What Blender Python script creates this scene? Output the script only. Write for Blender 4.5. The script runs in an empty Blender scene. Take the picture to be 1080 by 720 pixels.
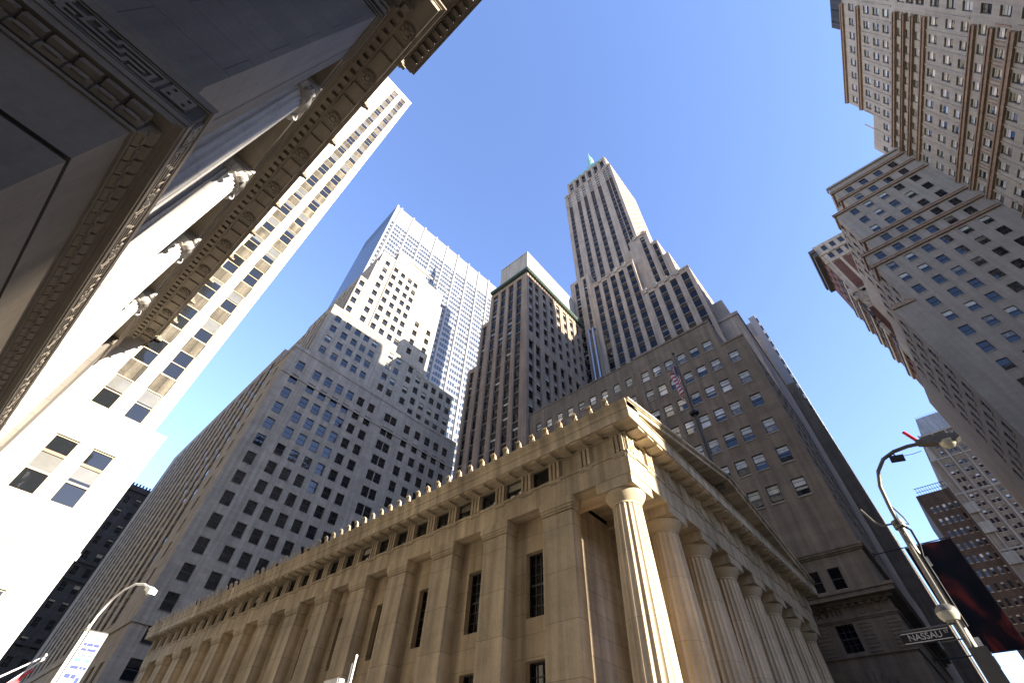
import bpy, math, random
from mathutils import Vector, Matrix
R = random.Random(7)
rad = math.radians
sc = bpy.context.scene
COL = sc.collection

# ------------------------------------------------------------------ camera
CAM = Vector((0, 0, 1.65))
PITCH, YAW, ROLL = .851859682, .82368632, .0451741155
fwd = Vector((math.sin(YAW) * math.cos(PITCH), math.cos(YAW) * math.cos(PITCH), math.sin(PITCH)))
rt = Vector((math.cos(YAW), -math.sin(YAW), 0))
up = rt.cross(fwd)
r2 = math.cos(ROLL) * rt + math.sin(ROLL) * up
u2 = -math.sin(ROLL) * rt + math.cos(ROLL) * up
cd = bpy.data.cameras.new('camera')
cam = bpy.data.objects.new('camera', cd)
COL.objects.link(cam)
M = Matrix((( r2.x, u2.x, -fwd.x, CAM.x), (r2.y, u2.y, -fwd.y, CAM.y), (r2.z, u2.z, -fwd.z, CAM.z), (0, 0, 0, 1)))
cam.matrix_world = M
cd.sensor_width = 36
cd.lens = 469.146 / 1080 * 36
cd.clip_start = .05
cd.clip_end = 4000
sc.camera = cam

# ------------------------------------------------------------------ light
SUN_AZ, SUN_EL = 171.5, 15.5
w = bpy.data.worlds.new('World'); sc.world = w; w.use_nodes = True
nt = w.node_tree; bg = nt.nodes['Background']
sky = nt.nodes.new('ShaderNodeTexSky'); sky.sky_type = 'NISHITA'; sky.sun_disc = False
sky.sun_elevation = rad(SUN_EL); sky.sun_rotation = rad(SUN_AZ)
sky.air_density = 1.0; sky.dust_density = 0.08; sky.ozone_density = 2.2
wb = nt.nodes.new('ShaderNodeMix'); wb.data_type = 'RGBA'; wb.blend_type = 'MULTIPLY'; wb.inputs[0].default_value = 1
wb.inputs[7].default_value = (.86, .80, .95, 1)      # white balance of the photograph
nt.links.new(sky.outputs[0], wb.inputs[6]); nt.links.new(wb.outputs[2], bg.inputs[0]); bg.inputs[1].default_value = .15
sl = bpy.data.lights.new('sun', 'SUN'); sl.energy = 4.4; sl.angle = rad(.5); sl.color = (1, .9, .76)
so = bpy.data.objects.new('sun', sl); COL.objects.link(so)
sd = Vector((math.sin(rad(SUN_AZ)) * math.cos(rad(SUN_EL)), math.cos(rad(SUN_AZ)) * math.cos(rad(SUN_EL)), math.sin(rad(SUN_EL))))
so.rotation_euler = sd.to_track_quat('Z', 'Y').to_euler()
so.location = sd * 300
vs = sc.view_settings
vs.view_transform = 'Standard'; vs.look = 'None'; vs.gamma = 1; vs.use_curve_mapping = False
vs.exposure = 2.1
try:
    sc.cycles.max_bounces = 10; sc.cycles.diffuse_bounces = 6; sc.cycles.glossy_bounces = 4
    sc.cycles.sample_clamp_indirect = 8
except Exception:
    pass

# ------------------------------------------------------------------ materials
MATS = {}
def newmat(name):
    m = bpy.data.materials.new(name); m.use_nodes = True
    MATS[name] = m
    return m, m.node_tree, m.node_tree.nodes['Principled BSDF']

def stone(name, col, bw=1.6, bh=.6, mortar=.012, mcol=.55, var=.1, stain=.22, rough=.85, bump=.25, streak=.25, fine=.12):
    """masonry: blocks with joints, tone differences between blocks, blotches and vertical weather streaks (UV in metres)"""
    m, nt, bs = newmat(name)
    N = nt.nodes.new; L = nt.links.new
    uv = N('ShaderNodeUVMap')
    br = N('ShaderNodeTexBrick'); L(uv.outputs[0], br.inputs['Vector'])
    br.inputs['Scale'].default_value = 1; br.inputs['Brick Width'].default_value = bw; br.inputs['Row Height'].default_value = bh
    br.inputs['Mortar Size'].default_value = mortar; br.inputs['Mortar Smooth'].default_value = .3; br.inputs['Bias'].default_value = 0
    c = Vector(col) * {'hall': 1.22, 'bank': 1, 'whit': 1, 'anne': 1}.get(name[:4], .76)
    br.inputs['Color1'].default_value = (*(c * (1 + var)), 1); br.inputs['Color2'].default_value = (*(c * (1 - var)), 1)
    br.inputs['Mortar'].default_value = (*(c * mcol), 1)
    geo = N('ShaderNodeNewGeometry')
    n1 = N('ShaderNodeTexNoise'); n1.inputs['Scale'].default_value = .35; n1.inputs['Detail'].default_value = 7; n1.inputs['Roughness'].default_value = .65
    L(geo.outputs['Position'], n1.inputs['Vector'])
    mp = N('ShaderNodeMapping'); mp.inputs['Scale'].default_value = (1.7, .07, 1); L(uv.outputs[0], mp.inputs['Vector'])
    n2 = N('ShaderNodeTexNoise'); n2.inputs['Scale'].default_value = 1; n2.inputs['Detail'].default_value = 5; L(mp.outputs[0], n2.inputs['Vector'])
    n3 = N('ShaderNodeTexNoise'); n3.inputs['Scale'].default_value = 9; n3.inputs['Detail'].default_value = 6; n3.inputs['Roughness'].default_value = .7
    L(geo.outputs['Position'], n3.inputs['Vector'])
    cur = br.outputs['Color']
    for src, amt, lo, hi in ((n1, stain, .3, .7), (n2, streak, .35, .7), (n3, fine, .3, .7)):
        mr = N('ShaderNodeMapRange'); mr.inputs[1].default_value = lo; mr.inputs[2].default_value = hi
        mr.inputs[3].default_value = 1 - amt; mr.inputs[4].default_value = 1 + amt * .45
        L(src.outputs[0], mr.inputs[0])
        mx = N('ShaderNodeMix'); mx.data_type = 'RGBA'; mx.blend_type = 'MULTIPLY'; mx.inputs[0].default_value = 1
        L(cur, mx.inputs[6]); L(mr.outputs[0], mx.inputs[7]); cur = mx.outputs[2]
    L(cur, bs.inputs['Base Color'])
    bs.inputs['Roughness'].default_value = rough
    bs.inputs['Specular IOR Level'].default_value = .3
    if bump:
        ad = N('ShaderNodeMath'); ad.operation = 'MULTIPLY_ADD'; ad.inputs[1].default_value = -.8
        L(br.outputs['Fac'], ad.inputs[0]); L(n3.outputs[0], ad.inputs[2])
        bp = N('ShaderNodeBump'); bp.inputs['Strength'].default_value = bump; bp.inputs['Distance'].default_value = .02
        L(ad.outputs[0], bp.inputs['Height']); L(bp.outputs[0], bs.inputs['Normal'])
    return m

def plain(name, col, rough=.5, metal=0, noise=.15, scale=6, coat=0, spec=.5):
    m, nt, bs = newmat(name)
    N = nt.nodes.new; L = nt.links.new
    geo = N('ShaderNodeNewGeometry')
    n = N('ShaderNodeTexNoise'); n.inputs['Scale'].default_value = scale; n.inputs['Detail'].default_value = 5
    L(geo.outputs['Position'], n.inputs['Vector'])
    mr = N('ShaderNodeMapRange'); mr.inputs[1].default_value = .3; mr.inputs[2].default_value = .7
    mr.inputs[3].default_value = 1 - noise; mr.inputs[4].default_value = 1 + noise * .5
    L(n.outputs[0], mr.inputs[0])
    mx = N('ShaderNodeMix'); mx.data_type = 'RGBA'; mx.blend_type = 'MULTIPLY'; mx.inputs[0].default_value = 1
    mx.inputs[6].default_value = (*col, 1); L(mr.outputs[0], mx.inputs[7]); L(mx.outputs[2], bs.inputs['Base Color'])
    bs.inputs['Roughness'].default_value = rough; bs.inputs['Metallic'].default_value = metal
    bs.inputs['Coat Weight'].default_value = coat; bs.inputs['Specular IOR Level'].default_value = spec
    return m

def glass(name, col, rough=.03, ior=1.6, wave=.12):
    m, nt, bs = newmat(name)
    N = nt.nodes.new; L = nt.links.new
    bs.inputs['Base Color'].default_value = (*col, 1); bs.inputs['Roughness'].default_value = rough
    bs.inputs['IOR'].default_value = ior
    geo = N('ShaderNodeNewGeometry')
    n = N('ShaderNodeTexNoise'); n.inputs['Scale'].default_value = .9; n.inputs['Detail'].default_value = 2
    L(geo.outputs['Position'], n.inputs['Vector'])
    bp = N('ShaderNodeBump'); bp.inputs['Strength'].default_value = wave; bp.inputs['Distance'].default_value = .05
    L(n.outputs[0], bp.inputs['Height']); L(bp.outputs[0], bs.inputs['Normal'])
    return m

hall = stone('hall_marble', (.50, .40, .27), 2.4, .92, .012, .5, .09, .3, streak=.35)
hallc = stone('hall_column_marble', (.55, .44, .30), 50, 2.6, .012, .62, .05, .22, streak=.3)
hallp = stone('hall_plain_marble', (.50, .405, .275), 3.1, 60, .010, .6, .04, .34, streak=.4)
hallq = stone('hall_pier_marble', (.50, .405, .275), 60, 2.05, .014, .5, .07, .34, streak=.35)
hallroof = plain('hall_roof_lead', (.17, .16, .14), .6)
bank = stone('bank_granite', (.185, .162, .135), 2.3, .95, .012, .55, .06, .2, rough=.6)
bankc = stone('bank_cornice_stone', (.30, .25, .19), 2.2, 40, .01, .6, .05, .28, rough=.65, streak=.25)  # same granite made lighter: bounced light under the cornice put into the colour
bankp = stone('bank_plain_granite', (.215, .18, .14), 40, 40, .001, 1, .03, .25, rough=.65, streak=.2)
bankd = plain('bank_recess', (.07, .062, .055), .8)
annex = stone('annex_limestone', (.62, .59, .54), 40, 3.72, .02, .35, .03, .07, streak=.07, fine=.04)
annexs = stone('annex_spandrel', (.135, .118, .09), .5, 40, .02, .6, .25, .45, streak=.6, fine=.35)
pine = stone('grey_limestone', (.50, .44, .355), 1.5, .62, .014, .72, .08, .18, streak=.22)
pinew = stone('tan_limestone', (.45, .37, .27), 1.5, .62, .012, .8, .05, .2, streak=.25)
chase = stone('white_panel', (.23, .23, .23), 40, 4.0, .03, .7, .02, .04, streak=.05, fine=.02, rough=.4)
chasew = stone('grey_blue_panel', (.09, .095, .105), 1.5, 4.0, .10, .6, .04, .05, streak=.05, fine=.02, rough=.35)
midst = stone('brown_limestone', (.40, .305, .225), 1.2, .6, .012, .75, .06, .2, streak=.25)
mids = stone('grey_buff_limestone', (.40, .36, .325), 1.2, .6, .012, .75, .06, .2, streak=.25)
spandark = stone('dark_spandrel', (.065, .052, .042), 1.2, 40, .02, .6, .12, .2)
tower = stone('buff_brick', (.50, .40, .31), .9, .4, .010, .8, .05, .2, streak=.25)
towerd = stone('tower_spandrel', (.085, .062, .05), .6, .3, .012, .7, .12, .2)
assay = stone('brown_sandstone', (.30, .24, .17), 1.7, .78, .012, .72, .07, .22, streak=.25)
broad = stone('warm_grey_brick', (.43, .38, .315), .8, .35, .010, .85, .05, .14, streak=.14)
broadn = stone('buff_grey_brick', (.55, .48, .385), .8, .35, .010, .85, .05, .14, streak=.14)
terra = plain('brown_terracotta', (.29, .20, .13), .7, noise=.3, scale=2)
redbrick = stone('red_brick', (.17, .075, .05), .5, .2, .012, .8, .15, .25)
cream = stone('cream_terracotta', (.52, .44, .34), .9, .5, .015, .7, .08, .25)
fartan = stone('far_tan_brick', (.29, .22, .155), .9, .4, .010, .85, .08, .2)
farpale = stone('far_pale_stone', (.40, .35, .28), 1.5, .6, .01, .8, .05, .15)
brownst = stone('rust_brown_stone', (.10, .072, .056), 1, .6, .02, .7, .12, .25)
darkst = stone('soot_grey_stone', (.085, .085, .095), 1.5, .7, .02, .6, .1, .25)
slate = stone('pale_slate_roof', (.42, .44, .46), .5, .3, .02, .7, .1, .2)
copper = plain('green_copper', (.22, .42, .34), .6, noise=.3)
copperd = plain('dark_green_copper', (.06, .10, .075), .6, noise=.3)
blackm = plain('black_metal', (.02, .02, .022), .45)
bronze = plain('dark_bronze_frame', (.045, .038, .032), .5)
paleframe = plain('pale_frame', (.55, .5, .42), .5)
buffframe = plain('buff_frame', (.42, .33, .2), .5)
steel = plain('galvanised_steel', (.17, .16, .14), .5, .35, noise=.2)
duct = plain('bright_duct_metal', (.34, .36, .40), .35, .8)
white = plain('white_paint', (.78, .78, .76), .5)
aluw = plain('white_aluminium', (.24, .24, .24), .35)
gl = glass('window_glass', (.012, .014, .017))
glb = glass('dark_window_glass', (.006, .006, .008), ior=1.33)
glblue = glass('blue_glass', (.035, .05, .075), ior=1.55)
blind = plain('window_blind', (.46, .45, .36), .45, coat=.9, noise=.35, scale=1.3)
blindp = plain('pale_blind', (.62, .60, .55), .4, coat=1.0, noise=.2, scale=1.3)
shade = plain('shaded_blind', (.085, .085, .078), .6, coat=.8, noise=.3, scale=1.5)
boxm = plain('grey_cabinet_paint', (.11, .105, .09), .6)
interior = plain('interior_clutter', (.16, .14, .10), .6, coat=1.0, noise=.9, scale=2.2)
asphalt = plain('asphalt', (.05, .05, .052), .9, noise=.35, scale=3)
paving = stone('pavement_slabs', (.24, .235, .22), 1.5, 1.5, .02, .5, .08, .2)
kerbm = stone('kerb_granite', (.35, .34, .33), 1.8, .3, .01, .6, .08, .2)
paintw = plain('road_paint', (.7, .7, .66), .7, noise=.4)
signm = plain('sign_black', (.015, .015, .014), .4)
signw = plain('sign_white', (.75, .74, .70), .5)
redlens = plain('red_plastic', (.65, .02, .02), .35)
lens = plain('lamp_lens', (.55, .53, .42), .2, coat=.8)
flagr = plain('flag_red', (.40, .03, .045), .8)
flagw = plain('flag_white', (.72, .68, .62), .8)
flagb = plain('flag_navy', (.02, .03, .10), .8)
pinkfl = plain('red_flag_cloth', (.75, .12, .14), .8)
bannerw = plain('banner_white', (.30, .315, .33), .6, noise=.06)
bannerb = plain('banner_blue', (.03, .05, .20), .6)
bannerc = plain('banner_pale_blue', (.08, .17, .26), .6)
def netmat():
    m, nt, bs = newmat('dark_banner_cloth')
    N = nt.nodes.new; L = nt.links.new
    uv = N('ShaderNodeUVMap'); mp = N('ShaderNodeMapping'); mp.inputs['Scale'].default_value = (.42, .22, 1); L(uv.outputs[0], mp.inputs[0])
    n = N('ShaderNodeTexNoise'); n.inputs['Scale'].default_value = 1.0; n.inputs['Detail'].default_value = 6; n.inputs['Distortion'].default_value = .7
    L(mp.outputs[0], n.inputs[0])
    r = N('ShaderNodeValToRGB'); e = r.color_ramp.elements
    e[0].position = .42; e[0].color = (.010, .009, .011, 1); e[1].position = .70; e[1].color = (.42, .05, .03, 1)
    k = e.new(.55); k.color = (.035, .014, .014, 1)
    L(n.outputs[0], r.inputs[0]); L(r.outputs[0], bs.inputs['Base Color']); bs.inputs['Roughness'].default_value = .9
    return m
netm = netmat()

# ------------------------------------------------------------------ mesh builder
class MB:
    def __init__(s, loc=(0, 0, 0)):
        s.v = []; s.f = []; s.m = []; s.uv = []; s.mats = []; s.loc = Vector(loc); s.sm = []
    def mi(s, mat):
        if mat not in s.mats: s.mats.append(mat)
        return s.mats.index(mat)
    def poly(s, pts, mat, smooth=False, uv=None):
        b = len(s.v); pts = [Vector(p) for p in pts]
        s.v += [p - s.loc for p in pts]
        s.f.append(list(range(b, b + len(pts)))); s.m.append(s.mi(mat)); s.sm.append(smooth)
        if uv is None:
            n = (pts[1] - pts[0]).cross(pts[2] - pts[0])
            if n.length < 1e-9 and len(pts) > 3: n = (pts[2] - pts[0]).cross(pts[3] - pts[0])
            n = n.normalized() if n.length > 1e-9 else Vector((0, 0, 1))
            if abs(n.z) > .8: uv = [(p.x, p.y) for p in pts]
            else:
                t = Vector((-n.y, n.x)); t.normalize()
                uv = [(p.x * t.x + p.y * t.y, p.z) for p in pts]
        s.uv += uv
    def box(s, x0, x1, y0, y1, z0, z1, mat, skip=''):
        a = [(x0, y0), (x1, y0), (x1, y1), (x0, y1)]
        for i, f in enumerate('SENW'):
            if f in skip: continue
            p, q = a[i], a[(i + 1) % 4]
            s.poly([(*p, z0), (*q, z0), (*q, z1), (*p, z1)], mat)
        if 'T' not in skip: s.poly([(*p, z1) for p in a], mat)
        if 'B' not in skip: s.poly([(*p, z0) for p in reversed(a)], mat)
    def obox(s, c, ax, ay, az, mat):
        """box from centre and three half-axis vectors"""
        c = Vector(c); ax = Vector(ax); ay = Vector(ay); az = Vector(az)
        P = lambda i, j, k: c + ax * i + ay * j + az * k
        for q in (((-1,-1,-1),(1,-1,-1),(1,-1,1),(-1,-1,1)), ((1,-1,-1),(1,1,-1),(1,1,1),(1,-1,1)), ((1,1,-1),(-1,1,-1),(-1,1,1),(1,1,1)),
                  ((-1,1,-1),(-1,-1,-1),(-1,-1,1),(-1,1,1)), ((-1,-1,1),(1,-1,1),(1,1,1),(-1,1,1)), ((-1,1,-1),(1,1,-1),(1,-1,-1),(-1,-1,-1))):
            s.poly([P(*t) for t in q], mat)
    def lathe(s, cx, cy, prof, n, mat, smooth=True, cap=True):
        rings = [[(cx + r * math.cos(2 * math.pi * i / n), cy + r * math.sin(2 * math.pi * i / n), z) for i in range(n)] for r, z in prof]
        for a, b in zip(rings, rings[1:]):
            for i in range(n):
                j = (i + 1) % n
                s.poly([a[i], a[j], b[j], b[i]], mat, smooth)
        if cap:
            s.poly(rings[-1], mat); s.poly(list(reversed(rings[0])), mat)
    def tube(s, pts, r, mat, n=8, smooth=True, r1=None):
        pts = [Vector(p) for p in pts]; rings = []
        prev = None
        for i, p in enumerate(pts):
            d = (pts[min(i + 1, len(pts) - 1)] - pts[max(i - 1, 0)]).normalized()
            if prev is None:
                a = d.cross(Vector((0, 0, 1)))
                if a.length < .1: a = d.cross(Vector((1, 0, 0)))
            else: a = prev - d * prev.dot(d)
            a.normalize(); prev = a; b = d.cross(a)
            rr = r if r1 is None else r + (r1 - r) * i / (len(pts) - 1)
            rings.append([p + (a * math.cos(2 * math.pi * k / n) + b * math.sin(2 * math.pi * k / n)) * rr for k in range(n)])
        for A, B in zip(rings, rings[1:]):
            for i in range(n):
                j = (i + 1) % n
                s.poly([A[i], A[j], B[j], B[i]], mat, smooth)
        s.poly(list(reversed(rings[0])), mat); s.poly(rings[-1], mat)
    def prism(s, prof, axis, t0, t1, mat, smooth=False):
        """extrude a profile [(a, z)] along axis 'x' or 'y' from t0 to t1"""
        P = (lambda a, z, t: (t, a, z)) if axis == 'x' else (lambda a, z, t: (a, t, z))
        n = len(prof)
        area = sum(prof[i][0] * prof[(i + 1) % n][1] - prof[(i + 1) % n][0] * prof[i][1] for i in range(n))
        if (area < 0) == (axis == 'x'): prof = prof[::-1]
        for i in range(n):
            j = (i + 1) % n
            s.poly([P(*prof[i], t0), P(*prof[i], t1), P(*prof[j], t1), P(*prof[j], t0)], mat, smooth)
        s.poly([P(*p, t0) for p in prof], mat); s.poly([P(*p, t1) for p in reversed(prof)], mat)
    def pieces(s):
        """split into groups of solids that touch each other"""
        # faces that share corner points make one solid
        par = list(range(len(s.f)))
        def find(i):
            while par[i] != i: par[i] = par[par[i]]; i = par[i]
            return i
        seen = {}
        for i, f in enumerate(s.f):
            for x in f:
                k = tuple(round(c, 3) for c in s.v[x])
                if k in seen: par[find(i)] = find(seen[k])
                else: seen[k] = i
        sol = {}
        for i in range(len(s.f)): sol.setdefault(find(i), []).append(i)
        S = []
        for fs in sol.values():
            P = [s.v[x] for i in fs for x in s.f[i]]
            S.append((fs, [min(p[a] for p in P) - .012 for a in range(3)], [max(p[a] for p in P) + .012 for a in range(3)]))
        if len(S) > 900: return [s]
        q = list(range(len(S)))
        def fnd(i):
            while q[i] != i: q[i] = q[q[i]]; i = q[i]
            return i
        for i in range(len(S)):
            for j in range(i):
                if all(S[i][1][a] <= S[j][2][a] and S[j][1][a] <= S[i][2][a] for a in range(3)): q[fnd(i)] = fnd(j)
        G = {}
        for i in range(len(S)): G.setdefault(fnd(i), []).extend(S[i][0])
        if len(G) == 1: return [s]
        off = []; t = 0
        for f in s.f: off.append(t); t += len(f)
        out = []
        for fs in G.values():
            b = MB(s.loc)
            for i in fs:
                base = len(b.v); b.v += [s.v[x] for x in s.f[i]]; b.f.append(list(range(base, base + len(s.f[i]))))
                b.m.append(b.mi(s.mats[s.m[i]])); b.sm.append(s.sm[i]); b.uv += s.uv[off[i]:off[i] + len(s.f[i])]
            out.append(b)
        return out
    def mesh(s, name):
        me = bpy.data.meshes.new(name)
        me.from_pydata([tuple(p) for p in s.v], [], s.f)
        for m in s.mats: me.materials.append(m)
        me.polygons.foreach_set('material_index', s.m)
        me.polygons.foreach_set('use_smooth', s.sm)
        ul = me.uv_layers.new(name='UVMap')
        flat = [c for p in s.uv for c in p]
        ul.data.foreach_set('uv', flat)
        if any(s.sm):
            import bmesh
            bm = bmesh.new(); bm.from_mesh(me); bmesh.ops.remove_doubles(bm, verts=bm.verts, dist=.0005); bm.to_mesh(me); bm.free()
            try: me.set_sharp_from_angle(angle=rad(40))
            except Exception: pass
        me.update()
        return me
    def build(s, name, parent=None, loc=None):
        o = bpy.data.objects.new(name, s.mesh(name)); COL.objects.link(o)
        if parent is not None: o.parent = parent
        if loc is not None: o.location = loc
        return o

def thing(name, label, cat, loc=(0, 0, 0), rotz=0, group=None):
    o = bpy.data.objects.new(name, None); COL.objects.link(o)
    o.location = loc; o.rotation_euler = (0, 0, rotz); o.empty_display_size = .5
    o['label'] = label; o['category'] = cat
    if group: o['group'] = group
    return o
def tag(o, label, cat, group=None):
    o['label'] = label; o['category'] = cat
    if group: o['group'] = group
    return o
def inst(name, me, parent, loc, rotz=0):
    o = bpy.data.objects.new(name, me); COL.objects.link(o); o.parent = parent
    o.location = loc; o.rotation_euler = (0, 0, rotz)
    return o

# ------------------------------------------------------------------ windows
WM = {}
def window_mesh(style, wd, ht, k):
    key = (style, round(wd, 2), round(ht, 2), k)
    if key in WM: return WM[key]
    b = MB(); rr = random.Random(hash((round(wd, 2), round(ht, 2), k)) & 0xffff)
    rr = random.Random(k * 131 + int(wd * 100) + int(ht * 1000))
    fm = {'sash': bronze, 'sashb': blackm, 'pale': buffframe, 'iron': blackm, 'wide': bronze, 'far': bronze, 'rib': aluw, 'trio': buffframe, 'dark': bronze}[style]
    t = min(.07, wd * .07); x0, x1, z0, z1 = -wd / 2, wd / 2, -ht / 2, ht / 2
    def bar(a, c, e, g, y=0.0, d=.06): b.box(a, c, y, y + d, e, g, fm, 'N')
    def pane(a, c, e, g, y, bl):
        """bl = share of the pane that a lowered blind covers"""
        tx, tz = rr.uniform(-.012, .012), rr.uniform(-.012, .012)
        Y = lambda x, z: y + tx * (x - a) / max(c - a, .01) + tz * (z - e) / max(g - e, .01)
        gm = glb if style in ('iron', 'dark') else (glblue if style == 'rib' else gl)
        zs = g - (g - e) * bl
        if bl < .98: b.poly([(a, Y(a, e), e), (c, Y(c, e), e), (c, Y(c, zs), zs), (a, Y(a, zs), zs)], gm)
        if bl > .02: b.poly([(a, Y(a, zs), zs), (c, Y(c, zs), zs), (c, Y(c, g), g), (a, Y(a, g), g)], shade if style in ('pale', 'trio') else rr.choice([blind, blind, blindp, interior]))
    if style in ('sash', 'sashb', 'far', 'dark'): b.box(x0 - .05, x1 + .05, -.2, -.003, z0 - .14, z0 + .01, pine)
    if style != 'rib':
        bar(x0, x0 + t, z0, z1); bar(x1 - t, x1, z0, z1); bar(x0 + t, x1 - t, z1 - t, z1); bar(x0 + t, x1 - t, z0, z0 + t * 1.3)
    a, c, e, g = x0 + t, x1 - t, z0 + t * 1.3, z1 - t
    if style in ('sash', 'sashb', 'pale', 'far', 'dark'):
        mz = (e + g) / 2
        bar(a, c, mz - t * .45, mz + t * .45, .02, .05)
        ub = rr.choice([0, 0, 0, .35, .8, 0]) if style != 'pale' else rr.choice([.9, 1, .5, .3, 1, 0]); lb = rr.choice([0, 0, 0, .35, 0]) if ub == 1 else 0
        if style == 'sashb': ub = rr.choice([.7, .9, 1, 1, .9, .5]); lb = rr.choice([.4, .6, .9, .8, .3, 0])
        if style == 'dark': ub = .4 if k == 3 else 0; lb = 0
        if style == 'far': ub = rr.choice([0, 0, 1, .5]); lb = 0
        pane(a, c, mz + t * .45, g, .04, ub); pane(a, c, e, mz - t * .45, .065, lb)
        if style == 'sashb':
            bar(a, c, g - (g - e) * .2, g - (g - e) * .2 + .04, .02, .04)
    elif style == 'trio':
        m1 = e + (g - e) * .36; m2 = e + (g - e) * .70
        bar(a, c, m1 - .05, m1 + .05, .0, .08); b.box(a, c, -.01, .1, m2 - .08, m2 + .08, terra, 'N')
        pane(a, c, m2 + .08, g, .05, .0); pane(a, c, m1 + .05, m2 - .08, .05, rr.choice([1, .8])); pane(a, c, e, m1 - .05, .07, 0)
    elif style == 'wide':
        pane(a, c, e, g, .05, rr.choice([0, .5, 0, 0]))
    elif style == 'iron':
        for i in (1, 2): x = a + (c - a) * i / 3; bar(x - .022, x + .022, e, g, .02, .04)
        n = max(2, int(round(ht / .5)))
        for j in range(1, n):
            z = e + (g - e) * j / n; th = .05 if j == n // 2 else .018
            bar(a, c, z - th, z + th, .015, .05)
        pane(a, c, e, g, .055, rr.choice([0, 0, .5]))
    elif style == 'rib':
        n = max(1, int(round(wd / 1.45)))
        for i in range(n):
            xa = x0 + wd * i / n; xb = x0 + wd * (i + 1) / n
            pane(xa + .12, xb - .12, z0, z1, .05, rr.choice([0, 0, .25, 0, 0]))
            b.box(xa - .12 if i else xa, xa + .12, 0, .1, z0, z1, aluw, 'N')
        b.box(x1 - .12, x1, 0, .1, z0, z1, aluw, 'N')
    me = b.mesh('window')
    WM[key] = (me, b)
    return WM[key]

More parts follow.
